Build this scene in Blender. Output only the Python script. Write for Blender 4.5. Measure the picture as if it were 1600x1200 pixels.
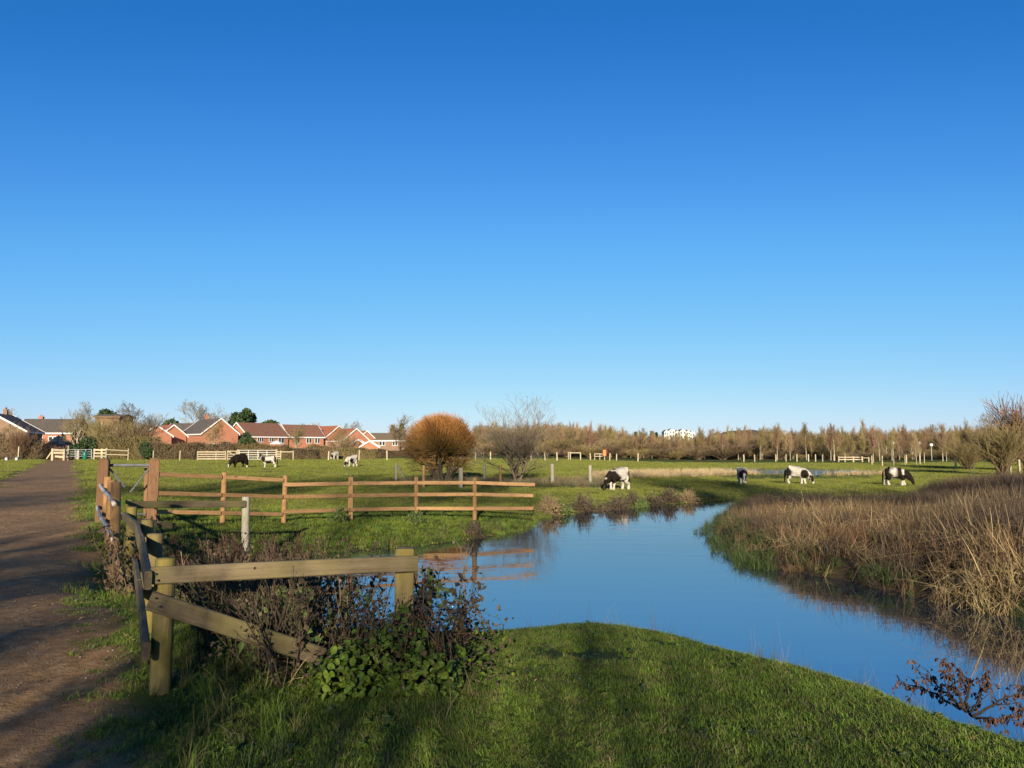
import bpy, math, random
import numpy as np
from mathutils import Vector, Matrix

# ------------------------------------------------------------------ clearing
for o in list(bpy.data.objects):
    bpy.data.objects.remove(o)
SC = bpy.context.scene
COL = SC.collection
R = math.radians
rng = np.random.default_rng(7)
random.seed(7)

# ------------------------------------------------------------------ camera
EYE = 1.6
PITCH = math.atan(100 / 1200)
cd = bpy.data.cameras.new('camera')
cam = bpy.data.objects.new('camera', cd)
COL.objects.link(cam)
cam.location = (0, 0, EYE)
cam.rotation_euler = (math.pi / 2 + PITCH, 0, 0)
cd.sensor_width = 36
cd.lens = 27
cd.clip_start = 0.05
cd.clip_end = 6000
SC.camera = cam

# ------------------------------------------------------------------ sky and sun
SUN_EL, SUN_AZ = 14.0, 181.5          # low winter sun behind the camera
w = bpy.data.worlds.new('World')
SC.world = w
w.use_nodes = True
nt = w.node_tree
nt.nodes.clear()
wo = nt.nodes.new('ShaderNodeOutputWorld')
wb = nt.nodes.new('ShaderNodeBackground')
sky = nt.nodes.new('ShaderNodeTexSky')
sky.sky_type = 'NISHITA'
sky.sun_disc = False
sky.sun_elevation = R(SUN_EL)
sky.sun_rotation = R(SUN_AZ)
sky.altitude = 0
sky.air_density = 1.0
sky.dust_density = 0.0
sky.ozone_density = 3.0
# contrast of the phone's colour response on a clear winter sky: one smooth curve per channel over the whole sky
sc_in = nt.nodes.new('ShaderNodeVectorMath'); sc_in.operation = 'SCALE'; sc_in.inputs['Scale'].default_value = 0.1
cur = nt.nodes.new('ShaderNodeRGBCurve')
sc_out = nt.nodes.new('ShaderNodeVectorMath'); sc_out.operation = 'SCALE'; sc_out.inputs['Scale'].default_value = 10.0
for ch, pts in enumerate(([(0, 0), (.09, .0185), (.128, .05), (.211, .133), (.515, .402), (.696, .552), (1, .80)],
                          [(0, 0), (.179, .171), (.249, .262), (.391, .456), (.754, .73), (.86, .815), (1, .93)],
                          [(0, 0), (.335, .565), (.441, .745), (.55, .88), (.62, .93), (.75, .96), (1, 1)])):
    c = cur.mapping.curves[ch]
    for i, p in enumerate(pts):
        if i == 0: c.points[0].location = p
        elif i == len(pts) - 1: c.points[-1].location = p
        else: c.points.new(*p)
cur.mapping.extend = 'EXTRAPOLATED'
cur.mapping.update()
nt.links.new(sky.outputs[0], sc_in.inputs[0])
nt.links.new(sc_in.outputs[0], cur.inputs['Color'])
nt.links.new(cur.outputs[0], sc_out.inputs[0])
nt.links.new(sc_out.outputs[0], wb.inputs[0])
nt.links.new(wb.outputs[0], wo.inputs[0])
EXPOSURE = 1.0
wb.inputs[1].default_value = 0.10 / 2 ** EXPOSURE
sl = bpy.data.lights.new('sun', 'SUN')
sun = bpy.data.objects.new('sun', sl)
COL.objects.link(sun)
sl.energy = 5.0
sl.angle = R(0.53)
sl.color = (1.0, 0.87, 0.66)
sdir = Vector((math.sin(R(SUN_AZ)) * math.cos(R(SUN_EL)), math.cos(R(SUN_AZ)) * math.cos(R(SUN_EL)), math.sin(R(SUN_EL))))
sun.rotation_euler = sdir.to_track_quat('Z', 'Y').to_euler()
sun.location = sdir * 50
vs = SC.view_settings
vs.view_transform = 'Standard'
vs.look = 'None'
vs.gamma = 1
vs.exposure = EXPOSURE
vs.use_curve_mapping = False
SC.cycles.max_bounces = 6
SC.cycles.diffuse_bounces = 2
SC.cycles.glossy_bounces = 3
SC.cycles.transparent_max_bounces = 4
SC.cycles.use_denoising = True

# ------------------------------------------------------------------ measuring helpers (a sight line of the photo -> a place in the world)
ct, st = math.cos(PITCH), math.sin(PITCH)
def ray(px, py):
    return np.array([px - 800.0, 1200 * ct - (600 - py) * st, 1200 * st + (600 - py) * ct])
def at(px, py, D):
    d = ray(px, py)
    return d * (D / d[1]) + np.array([0, 0, EYE])
def gnd(px, py, z):
    d = ray(px, py)
    return d * ((z - EYE) / d[2]) + np.array([0, 0, EYE])
def project(x, y, z):
    dz = z - EYE
    f = y * ct + dz * st
    u = -y * st + dz * ct
    return 800 + 1200 * x / f, 600 - 1200 * u / f

# ------------------------------------------------------------------ noise on arrays
def vnoise(x, y, s, seed=0):
    x = np.asarray(x, float) / s; y = np.asarray(y, float) / s
    xi = np.floor(x); yi = np.floor(y); fx = x - xi; fy = y - yi
    fx = fx * fx * (3 - 2 * fx); fy = fy * fy * (3 - 2 * fy)
    def h(a, b):
        v = np.sin(a * 127.1 + b * 311.7 + seed * 74.7) * 43758.5453
        return v - np.floor(v)
    return (h(xi, yi) * (1 - fx) + h(xi + 1, yi) * fx) * (1 - fy) + (h(xi, yi + 1) * (1 - fx) + h(xi + 1, yi + 1) * fx) * fy
def fnoise(x, y, s, seed=0):
    return (vnoise(x, y, s, seed) + .5 * vnoise(x, y, s / 2.1, seed + 1) + .25 * vnoise(x, y, s / 4.3, seed + 2)) / 1.75
def sstep(a, b, x):
    t = np.clip((np.asarray(x, float) - a) / (b - a), 0, 1)
    return t * t * (3 - 2 * t)

# ------------------------------------------------------------------ mesh building
def mesh(name, V, F3=None, F4=None, mats=(), mi3=None, mi4=None, smooth=False, attrs=None):
    me = bpy.data.meshes.new(name)
    V = np.asarray(V, np.float32).reshape(-1, 3)
    F3 = np.zeros((0, 3), np.int32) if F3 is None else np.asarray(F3, np.int32).reshape(-1, 3)
    F4 = np.zeros((0, 4), np.int32) if F4 is None else np.asarray(F4, np.int32).reshape(-1, 4)
    me.vertices.add(len(V)); me.vertices.foreach_set('co', V.ravel())
    nl = F3.size + F4.size
    me.loops.add(nl)
    me.loops.foreach_set('vertex_index', np.concatenate([F3.ravel(), F4.ravel()]))
    npoly = len(F3) + len(F4)
    me.polygons.add(npoly)
    ls = np.concatenate([np.arange(len(F3)) * 3, F3.size + np.arange(len(F4)) * 4]).astype(np.int32)
    me.polygons.foreach_set('loop_start', ls)
    if mi3 is not None or mi4 is not None:
        m3 = np.zeros(len(F3), np.int32) if mi3 is None else np.asarray(mi3, np.int32)
        m4 = np.zeros(len(F4), np.int32) if mi4 is None else np.asarray(mi4, np.int32)
        me.polygons.foreach_set('material_index', np.concatenate([m3, m4]))
    me.polygons.foreach_set('use_smooth', np.full(npoly, smooth))
    for m in mats: me.materials.append(m)
    for k, v in (attrs or {}).items():
        v = np.asarray(v, np.float32)
        a = me.attributes.new(k, 'FLOAT', 'POINT')
        a.data.foreach_set('value', v.ravel())
    me.update(calc_edges=True)
    return me

class MB:
    """collects shapes for ONE mesh"""
    def __init__(s): s.V = []; s.F3 = []; s.F4 = []; s.A = []; s.n = 0
    def add(s, V, F3=None, F4=None, tt=None):
        V = np.asarray(V, float).reshape(-1, 3)
        if F3 is not None and len(F3): s.F3.append(np.asarray(F3, int).reshape(-1, 3) + s.n)
        if F4 is not None and len(F4): s.F4.append(np.asarray(F4, int).reshape(-1, 4) + s.n)
        s.V.append(V); s.A.append(np.zeros(len(V)) if tt is None else np.broadcast_to(np.asarray(tt, float), (len(V),)))
        s.n += len(V)
    def box(s, c, size, rot=None):
        x, y, z = [q / 2 for q in size]
        V = np.array([(-x, -y, -z), (x, -y, -z), (x, y, -z), (-x, y, -z), (-x, -y, z), (x, -y, z), (x, y, z), (-x, y, z)])
        if rot is not None: V = V @ np.array(rot).T
        s.add(V + np.array(c), F4=[(0, 3, 2, 1), (4, 5, 6, 7), (0, 1, 5, 4), (1, 2, 6, 5), (2, 3, 7, 6), (3, 0, 4, 7)])
    def tubes(s, P, Rd, S=3, cap=False, tt=None):
        V, F4, F3 = tube_arrays(P, Rd, S, cap)
        N, K = P.shape[:2]
        if tt is None: tt = np.broadcast_to(np.linspace(0, 1, K)[None, :], (N, K))
        s.add(V, F3, F4, np.repeat(np.asarray(tt).reshape(-1), S))
    def bar(s, a, b, r, S=6):
        s.tubes(np.array([[a, b]], float), np.array([[r, r]], float), S, True)
    def mesh(s, name, mats=(), smooth=False, tt=False):
        V = np.concatenate(s.V)
        return mesh(name, V, np.concatenate(s.F3) if s.F3 else None, np.concatenate(s.F4) if s.F4 else None, mats, smooth=smooth,
                    attrs={'tt': np.concatenate(s.A)} if tt else None)

def tube_arrays(P, Rd, S=3, cap=False):
    P = np.asarray(P, float); Rd = np.asarray(Rd, float)
    N, K, _ = P.shape
    T = np.gradient(P, axis=1)
    T /= np.linalg.norm(T, axis=2, keepdims=True) + 1e-9
    ref = np.where(np.abs(T[:, :1, 2:3]) > .9, np.array([[[1., 0, 0]]]), np.array([[[0., 0, 1]]]))
    A = np.cross(T, np.broadcast_to(ref, T.shape)); A /= np.linalg.norm(A, axis=2, keepdims=True) + 1e-9
    B = np.cross(T, A)
    ang = np.arange(S) * 2 * math.pi / S
    V = P[:, :, None, :] + Rd[:, :, None, None] * (A[:, :, None, :] * np.cos(ang)[None, None, :, None] + B[:, :, None, :] * np.sin(ang)[None, None, :, None])
    n = np.arange(N)[:, None, None] * K * S; k = np.arange(K - 1)[None, :, None] * S; j = np.arange(S)[None, None, :]
    a = n + k + j; b = n + k + (j + 1) % S
    F4 = np.stack([a, b, b + S, a + S], -1).reshape(-1, 4)
    F3 = None
    if cap:
        f = []
        for q in range(1, S - 1):
            f.append(np.stack([np.arange(N) * K * S + (K - 1) * S, np.arange(N) * K * S + (K - 1) * S + q, np.arange(N) * K * S + (K - 1) * S + q + 1], -1))
            f.append(np.stack([np.arange(N) * K * S, np.arange(N) * K * S + q + 1, np.arange(N) * K * S + q], -1))
        F3 = np.concatenate(f)
    return V.reshape(-1, 3), F4, F3

# ------------------------------------------------------------------ objects
def tag(o, label=None, cat=None, group=None, kind=None):
    if label: o['label'] = label
    if cat: o['category'] = cat
    if group: o['group'] = group
    if kind: o['kind'] = kind
    return o
def ob(name, me, parent=None, M=None, world=False):
    o = bpy.data.objects.new(name, me); COL.objects.link(o)
    if M is not None: o.matrix_world = M
    if parent is not None:
        o.parent = parent
        if world: o.matrix_parent_inverse = Matrix.Translation(-parent.location)
    return o
def empty(name, loc, label, cat, group=None, rz=0):
    o = bpy.data.objects.new(name, None); COL.objects.link(o)
    o.location = Vector([float(q) for q in loc]); o.rotation_euler = (0, 0, rz); o.empty_display_size = .2
    return tag(o, label, cat, group)
def copy_tree(o, loc, rz=0, sc=1, label=None, group=None):
    def cp(q, par):
        c = q.copy(); COL.objects.link(c)
        if par is not None: c.parent = par
        for ch in q.children: cp(ch, c)
        return c
    c = cp(o, None)
    c.location = Vector([float(q) for q in loc]); c.rotation_euler = (0, 0, rz)
    c.scale = (sc, sc, sc) if np.isscalar(sc) else sc
    if label: c['label'] = label
    if group: c['group'] = group
    return c

# ------------------------------------------------------------------ materials
def N_(nt, t, **k):
    n = nt.nodes.new(t)
    for a, b in k.items(): setattr(n, a, b)
    return n
def newmat(name):
    m = bpy.data.materials.new(name); m.use_nodes = True
    nt = m.node_tree; nt.nodes.clear()
    out = N_(nt, 'ShaderNodeOutputMaterial'); p = N_(nt, 'ShaderNodeBsdfPrincipled')
    nt.links.new(p.outputs[0], out.inputs[0])
    return m, nt, p
ALB = .78
def alb(c):
    return c if max(c) - min(c) < 1e-6 else tuple(q * ALB for q in c)
def ramp(nt, fac, cols, lo=.3, hi=.7):
    cols = [alb(c) for c in cols]
    r = N_(nt, 'ShaderNodeValToRGB')
    e = r.color_ramp.elements
    while len(e) < len(cols): e.new(.5)
    for i, c in enumerate(cols):
        e[i].position = lo + (hi - lo) * i / max(1, len(cols) - 1)
        e[i].color = (*c, 1)
    nt.links.new(fac, r.inputs[0])
    return r.outputs[0]
def mixc(nt, fac, a, b, blend='MIX'):
    m = N_(nt, 'ShaderNodeMix', data_type='RGBA', blend_type=blend)
    for s, v in ((0, fac), (6, a), (7, b)):
        if hasattr(v, 'links') or hasattr(v, 'is_linked'): nt.links.new(v, m.inputs[s])
        else: m.inputs[s].default_value = v if s == 0 else (*alb(v), 1)
    return m.outputs[2]
def noise(nt, vec, scale, detail=3, rough=.55):
    n = N_(nt, 'ShaderNodeTexNoise'); n.inputs['Scale'].default_value = scale; n.inputs['Detail'].default_value = detail; n.inputs['Roughness'].default_value = rough
    if vec is not None: nt.links.new(vec, n.inputs['Vector'])
    return n.outputs[0]
def math_(nt, op, a, b=None, clamp=False):
    m = N_(nt, 'ShaderNodeMath', operation=op, use_clamp=clamp)
    for i, v in enumerate((a, b)):
        if v is None: continue
        if hasattr(v, 'is_linked'): nt.links.new(v, m.inputs[i])
        else: m.inputs[i].default_value = v
    return m.outputs[0]
def coords(nt, scale=(1, 1, 1), rnd=True):
    tc = N_(nt, 'ShaderNodeTexCoord')
    mp = N_(nt, 'ShaderNodeMapping'); mp.inputs['Scale'].default_value = scale
    nt.links.new(tc.outputs['Object'], mp.inputs['Vector'])
    if rnd:
        oi = N_(nt, 'ShaderNodeObjectInfo')
        cb = N_(nt, 'ShaderNodeCombineXYZ')
        nt.links.new(math_(nt, 'MULTIPLY', oi.outputs['Random'], 40), cb.inputs[0]); nt.links.new(math_(nt, 'MULTIPLY', oi.outputs['Random'], 23), cb.inputs[1])
        nt.links.new(cb.outputs[0], mp.inputs['Location'])
    return mp.outputs[0]
def bump(nt, p, h, strength=.3, dist=.01):
    b = N_(nt, 'ShaderNodeBump'); b.inputs['Strength'].default_value = strength; b.inputs['Distance'].default_value = dist
    nt.links.new(h, b.inputs['Height']); nt.links.new(b.outputs[0], p.inputs['Normal'])
def plain(name, cols, scale=3, rough=.8, sc3=(1, 1, 1), bmp=0, spec=.3, tip=None, rnd=0, lo=.3, hi=.7, bdist=.01, metal=0):
    """colour from noise between cols; tip = colour towards the tip (attribute tt); rnd = value change per object or instance"""
    m, nt, p = newmat(name)
    v = coords(nt, sc3)
    f = noise(nt, v, scale)
    c = ramp(nt, f, cols, lo, hi)
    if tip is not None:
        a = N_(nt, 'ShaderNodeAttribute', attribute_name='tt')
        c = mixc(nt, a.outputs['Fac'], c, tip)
    if rnd:
        oi = N_(nt, 'ShaderNodeObjectInfo')
        h = N_(nt, 'ShaderNodeHueSaturation'); nt.links.new(c, h.inputs['Color'])
        nt.links.new(math_(nt, 'ADD', math_(nt, 'MULTIPLY', oi.outputs['Random'], 2 * rnd), 1 - rnd), h.inputs['Value'])
        r2 = math_(nt, 'FRACT', math_(nt, 'MULTIPLY', oi.outputs['Random'], 7.31))
        nt.links.new(math_(nt, 'ADD', math_(nt, 'MULTIPLY', r2, .06 * rnd), .5 - .03 * rnd), h.inputs['Hue'])
        c = h.outputs[0]
    nt.links.new(c, p.inputs['Base Color'])
    p.inputs['Roughness'].default_value = rough
    p.inputs['Specular IOR Level'].default_value = spec
    p.inputs['Metallic'].default_value = metal
    if bmp: bump(nt, p, f, bmp, bdist)
    return m
def wood(name, a, b, algae=None, axis=0, amt=.5):
    m, nt, p = newmat(name)
    s = [22, 22, 22]; s[axis] = 1.2
    v = coords(nt, tuple(s)); g = noise(nt, v, 1.6, 5, .65)
    v2 = coords(nt, (1, 1, 1)); n2 = noise(nt, v2, 2.2, 4)
    s3 = [60, 60, 60]; s3[axis] = 2.0
    g3 = noise(nt, coords(nt, tuple(s3)), 1.5, 4, .7)
    c = ramp(nt, g, [a, b], .3, .72)
    c = mixc(nt, math_(nt, 'MULTIPLY', math_(nt, 'LESS_THAN', g3, .37), .45), c, tuple(.35 * q for q in a))
    sk = [3.2, 3.2, 3.2]; sk[axis] = 1.3
    vk = N_(nt, 'ShaderNodeTexVoronoi'); vk.inputs['Scale'].default_value = 1.6; nt.links.new(coords(nt, tuple(sk)), vk.inputs['Vector'])
    kn = ramp(nt, vk.outputs['Distance'], [(1, 1, 1), (.55, .55, .55), (0, 0, 0)], .05, .13)
    c = mixc(nt, math_(nt, 'MULTIPLY', kn, .75), c, tuple(.3 * q for q in a))
    stn = noise(nt, coords(nt, (1, 1, 1)), 5.5, 5, .7)
    c = mixc(nt, ramp(nt, stn, [(0, 0, 0), (.55, .55, .55)], .5, .72), c, tuple(.5 * q for q in a))
    oi = N_(nt, 'ShaderNodeObjectInfo')
    h = N_(nt, 'ShaderNodeHueSaturation'); nt.links.new(c, h.inputs['Color'])
    nt.links.new(math_(nt, 'ADD', math_(nt, 'MULTIPLY', oi.outputs['Random'], .5), .75), h.inputs['Value'])
    c = h.outputs[0]
    if algae:
        f = math_(nt, 'MULTIPLY', ramp(nt, n2, [(0, 0, 0), (1, 1, 1)], .42, .62), amt)
        c = mixc(nt, f, c, algae)
    nt.links.new(c, p.inputs['Base Color'])
    p.inputs['Roughness'].default_value = .8; p.inputs['Specular IOR Level'].default_value = .25
    bump(nt, p, math_(nt, 'ADD', g, math_(nt, 'MULTIPLY', g3, .8)), .8, .006)
    return m
ORD = ['leftmost', 'second from the left', 'third from the left', 'fourth from the left', 'fifth from the left', 'sixth from the left', 'seventh from the left', 'eighth from the left', 'ninth from the left', 'tenth from the left'] + [q + ' from the left' for q in ('eleventh', 'twelfth', 'thirteenth', 'fourteenth', 'fifteenth', 'sixteenth', 'seventeenth', 'eighteenth', 'nineteenth', 'twentieth', 'twenty first', 'twenty second', 'twenty third', 'twenty fourth')]
#MATS
# ------------------------------------------------------------------ terrain shape
WATER = -0.75
def g2(px, py): p = gnd(px, py, WATER); return (p[0], p[1])
RIVER = [(-5.2, 10.9), (-4.0, 9.7), (-2.5, 8.9), (-1.2, 8.5), (-0.45, 8.7), (0.35, 9.1), (1.1, 9.2), (1.95, 8.6), (2.75, 7.6), (3.2, 6.7), (3.5, 6.0), (3.75, 5.5), (5, 4.2), (8, 2.8), (14, 1), (26, -3),
         (26, 4), (19, 6.2), (12, 8.6), (8.8, 10.2)] + [g2(*q) for q in
         [(1600, 968), (1530, 957), (1480, 947), (1400, 927), (1330, 909), (1260, 898), (1190, 886), (1150, 866), (1118, 838), (1122, 815), (1140, 797)]] + \
        [(9.8, 33.0), (12, 35.2), (16, 36.4), (16, 37.2), (12, 36.8), (10.2, 35.3)] + [g2(*q) for q in
         [(1050, 788), (960, 795), (900, 800), (860, 806), (836, 812), (830, 826), (760, 840), (700, 848), (640, 854), (560, 860), (470, 868)]] + [(-5.6, 14.8), (-6.2, 12.8)]
RIVER = np.array(RIVER)
def sdpoly(x, y, P):
    x = np.asarray(x, float); y = np.asarray(y, float)
    d = np.full(x.shape, 1e9); ins = np.zeros(x.shape, bool)
    for i in range(len(P)):
        ax, ay = P[i]; bx, by = P[(i + 1) % len(P)]
        ex, ey = bx - ax, by - ay
        t = np.clip(((x - ax) * ex + (y - ay) * ey) / (ex * ex + ey * ey + 1e-12), 0, 1)
        d = np.minimum(d, (x - ax - t * ex) ** 2 + (y - ay - t * ey) ** 2)
        c = (ay > y) != (by > y)
        ins ^= c & (x < (bx - ax) * (y - ay) / (by - ay + 1e-12) + ax)
    d = np.sqrt(d)
    return np.where(ins, -d, d)
def rsd(x, y):
    return sdpoly(x, y, RIVER) + .22 * (vnoise(x, y, .9, 3) - .5) + .1 * (vnoise(x, y, .35, 4) - .5)
def pathu(x, y):           # metres from the path's right edge (+ towards the river)
    return (x - (0.35 - 0.571 * y)) / 1.152
PATHW = 3.1
def pathd(x, y):
    u = pathu(x, y)
    return np.maximum(u, -PATHW - u)
PONDC, PONDR, PONDZ = (27.0, 73.0), (8.0, 8.5), -0.60
def pondd(x, y):
    return (np.hypot((x - PONDC[0]) / PONDR[0], (y - PONDC[1]) / PONDR[1]) - 1) * 4
def height(x, y):
    x = np.asarray(x, float); y = np.asarray(y, float)
    left = np.interp(y, [-50, 0, 9, 16, 21, 35, 46, 70, 100, 200], [0, -.02, -.08, -.22, -.33, -.52, -.48, -.25, -.05, 0])
    right = np.interp(y, [-50, 0, 9, 16, 21, 35, 50, 62, 80, 150, 300], [0, -.02, -.08, -.22, -.33, -.5, -.56, -.6, -.62, -.66, -.7])
    wgt = sstep(0.0, .25, x / np.maximum(np.abs(y), 8))
    f = left * (1 - wgt) + right * wgt
    u = pathu(x, y)
    b = f * sstep(.6, 5, u)
    b = np.where(u < -PATHW, -.05 * sstep(0, 5, -PATHW - u), b)
    pd = pathd(x, y)
    b = b - .035 * (1 - sstep(-.5, .3, pd))
    b = b + .05 * (fnoise(x, y, 2.6, 11) - .5) + .035 * (fnoise(x, y, .6, 12) - .5) + np.where(y > 25, .16, .0) * (fnoise(x, y, 9, 13) - .5)
    b = np.where((pd < .4) & (y < 30), b + .035 * (fnoise(x, y, .35, 15) - .5), b)
    d = rsd(x, y)
    wid = .62 + .5 * sstep(14, 19, y) * (1 - sstep(3, 5, x))
    rise = 1 - np.exp(-np.maximum(d, 0) / wid)
    wl = WATER - .03
    z = np.where(d > 0, wl + (b - wl) * rise, wl - np.minimum(-d * .6, .6))
    near = d < 6
    z = np.where(near, z, b)
    q = pondd(x, y)
    z = np.where(q < 1.0, np.minimum(z, PONDZ - .03 + np.maximum(q, -.5) * .08), z)
    return z
def hz(x, y): return float(height(np.array([x]), np.array([y]))[0])
def place(px, py_guess, D):         # the spot on the ground seen at picture column px, D metres out
    p = at(px, py_guess, D); return (p[0], D, hz(p[0], D))

def geo(a, b, s0, s1):
    out = [a]; n = 0
    L = b - a; v = a
    while v < b:
        s = s0 + (s1 - s0) * (v - a) / L
        v += s; out.append(min(v, b))
    return out
xs = np.array(sorted(set([round(q, 3) for q in list(-np.array(geo(14, 70, .13, 1.4))) + list(-np.array(geo(70, 900, 2, 90))) + list(np.arange(-14, 12, .12)) + geo(12, 70, .13, 1.4) + geo(70, 1200, 2, 90)])))
ys = np.array(sorted(set([round(q, 3) for q in list(-np.array(geo(0, 120, .5, 12))) + list(np.arange(0, 24, .12)) + geo(24, 60, .14, .6) + geo(60, 130, .6, 2) + geo(130, 2500, 3, 200)])))
X, Y = np.meshgrid(xs, ys)
Z = height(X, Y)
PD = pathd(X, Y); RD = rsd(X, Y)
def inbed(x, y):
    p = 800 + 1200 * x / np.maximum(y, .1)
    return (x > 4.4) & (y > 8) & (p > 1085) & (y < np.interp(p, [1100, 1160, 1250, 1400, 1480, 1700], [34, 33.5, 31, 29, 33, 36]))
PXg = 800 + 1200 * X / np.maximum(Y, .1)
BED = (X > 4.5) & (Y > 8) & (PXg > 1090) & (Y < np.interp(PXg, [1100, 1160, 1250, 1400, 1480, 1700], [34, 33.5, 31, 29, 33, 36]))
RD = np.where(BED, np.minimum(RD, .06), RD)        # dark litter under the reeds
nx, ny = len(xs), len(ys)
idx = np.arange(nx * ny).reshape(ny, nx)
Q = np.stack([idx[:-1, :-1], idx[:-1, 1:], idx[1:, 1:], idx[1:, :-1]], -1).reshape(-1, 4)
qx = ((X[:-1, :-1] + X[1:, 1:]) / 2).ravel(); qy = ((Y[:-1, :-1] + Y[1:, 1:]) / 2).ravel()
PATH_END = 101
inpath = (pathd(qx, qy) < .12) & (qy < PATH_END) & (qy > -60)

def ground_mat():
    m, nt, p = newmat('turf_and_earth')
    tc = N_(nt, 'ShaderNodeTexCoord'); v = tc.outputs['Object']
    pa = N_(nt, 'ShaderNodeAttribute', attribute_name='pathd').outputs['Fac']
    ra = N_(nt, 'ShaderNodeAttribute', attribute_name='bankd').outputs['Fac']
    n_big = noise(nt, v, .09, 4); n_mid = noise(nt, v, .7, 5); n_fine = noise(nt, v, 9, 6, .7); n_vf = noise(nt, v, 45, 4, .7)
    grass = ramp(nt, n_mid, [(.050, .075, .010), (.085, .105, .014), (.125, .130, .022)], .3, .7)
    grass = mixc(nt, ramp(nt, n_big, [(0, 0, 0), (1, 1, 1)], .48, .68), grass, (.125, .135, .030))
    grass = mixc(nt, math_(nt, 'MULTIPLY', ramp(nt, n_fine, [(1, 1, 1), (0, 0, 0)], .34, .5), .5), grass, (.035, .045, .010))
    dirt = ramp(nt, n_fine, [(.215, .122, .050), (.36, .215, .098), (.54, .35, .185)], .3, .72)
    dirt = mixc(nt, ramp(nt, n_mid, [(0, 0, 0), (.8, .8, .8)], .45, .7), dirt, (.24, .138, .072))
    vor = N_(nt, 'ShaderNodeTexVoronoi'); vor.inputs['Scale'].default_value = 26; nt.links.new(v, vor.inputs['Vector'])
    st_ = ramp(nt, vor.outputs['Distance'], [(1, 1, 1), (0, 0, 0)], .08, .2)
    dirt = mixc(nt, math_(nt, 'MULTIPLY', st_, math_(nt, 'GREATER_THAN', n_mid, .5)), dirt, (.24, .18, .135))
    e = math_(nt, 'ADD', pa, math_(nt, 'MULTIPLY', math_(nt, 'SUBTRACT', n_mid, .5), 1.3))
    e = math_(nt, 'ADD', e, math_(nt, 'MULTIPLY', math_(nt, 'SUBTRACT', n_fine, .5), .9))
    mk = ramp(nt, e, [(0, 0, 0), (1, 1, 1)], .0, .32)
    c = mixc(nt, mk, dirt, grass)
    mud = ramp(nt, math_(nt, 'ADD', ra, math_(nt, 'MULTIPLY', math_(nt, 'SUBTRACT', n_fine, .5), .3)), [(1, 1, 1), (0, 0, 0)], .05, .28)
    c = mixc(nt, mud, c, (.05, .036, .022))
    nt.links.new(c, p.inputs['Base Color'])
    p.inputs['Roughness'].default_value = .95; p.inputs['Specular IOR Level'].default_value = .12
    hgt = math_(nt, 'ADD', math_(nt, 'ADD', n_fine, math_(nt, 'MULTIPLY', n_vf, .5)), math_(nt, 'MULTIPLY', st_, .25))
    bump(nt, p, hgt, 1.0, .05)
    return m
MG = ground_mat()
def submesh(name, mask):
    q = Q[mask]; used = np.unique(q); re = np.full(nx * ny, -1); re[used] = np.arange(len(used))
    V = np.stack([X.ravel(), Y.ravel(), Z.ravel()], -1)[used]
    return mesh(name, V, None, re[q], [MG], smooth=True, attrs={'pathd': PD.ravel()[used], 'bankd': np.minimum(RD.ravel()[used], 9)})
tag(ob('ground', submesh('ground', ~inpath)), 'green pasture on both sides of the river', None, None, 'structure')
tag(ob('path', submesh('path', inpath)), 'brown earth footpath leading away to the far gates', None, None, 'structure')

# ------------------------------------------------------------------ water
def water_mat(name, base, sx, bstr):
    m, nt, p = newmat(name)
    tc = N_(nt, 'ShaderNodeTexCoord'); mp = N_(nt, 'ShaderNodeMapping'); mp.inputs['Scale'].default_value = (sx, 1, 1)
    nt.links.new(tc.outputs['Object'], mp.inputs[0])
    a = noise(nt, mp.outputs[0], 2.2, 2, .5); b = noise(nt, mp.outputs[0], 9, 2, .5)
    big = noise(nt, tc.outputs['Object'], .25, 2)
    h = math_(nt, 'ADD', a, math_(nt, 'MULTIPLY', b, .22))
    bp = N_(nt, 'ShaderNodeBump'); bp.inputs['Distance'].default_value = .02
    sy = N_(nt, 'ShaderNodeSeparateXYZ'); nt.links.new(tc.outputs['Object'], sy.inputs[0])
    mr = N_(nt, 'ShaderNodeMapRange'); mr.inputs['From Min'].default_value = 9; mr.inputs['From Max'].default_value = 26; mr.inputs['To Min'].default_value = .22; mr.inputs['To Max'].default_value = 1.15
    nt.links.new(sy.outputs[1], mr.inputs['Value'])
    nt.links.new(math_(nt, 'MULTIPLY', mr.outputs[0], math_(nt, 'MULTIPLY', ramp(nt, big, [(.3, .3, .3), (1, 1, 1)], .35, .65), bstr)), bp.inputs['Strength'])
    nt.links.new(h, bp.inputs['Height']); nt.links.new(bp.outputs[0], p.inputs['Normal'])
    p.inputs['Base Color'].default_value = (*base, 1)
    p.inputs['Roughness'].default_value = .02; p.inputs['IOR'].default_value = 5.5; p.inputs['Specular IOR Level'].default_value = .5
    return m
gx = np.linspace(-8, 30, 2)
RW = [(-7.5, 5), (30, -6), (30, 41), (-7.5, 41)]
tag(ob('river_water', mesh('river_water', [(-8, -5, WATER), (30, -5, WATER), (30, 41, WATER), (-8, 41, WATER)], None, [(0, 1, 2, 3)], [water_mat('river_water', (.010, .020, .028), .45, .42)])),
    'calm blue river reflecting the clear sky', None, None, 'structure')
tag(ob('pond_water', mesh('pond_water', [(17.5, 63, PONDZ), (36.5, 63, PONDZ), (36.5, 83, PONDZ), (17.5, 83, PONDZ)], None, [(0, 1, 2, 3)], [water_mat('pond_water', (.03, .04, .05), .5, 1.6)])),
    'strip of blue pond water in the far pasture', None, None, 'structure')
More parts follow.
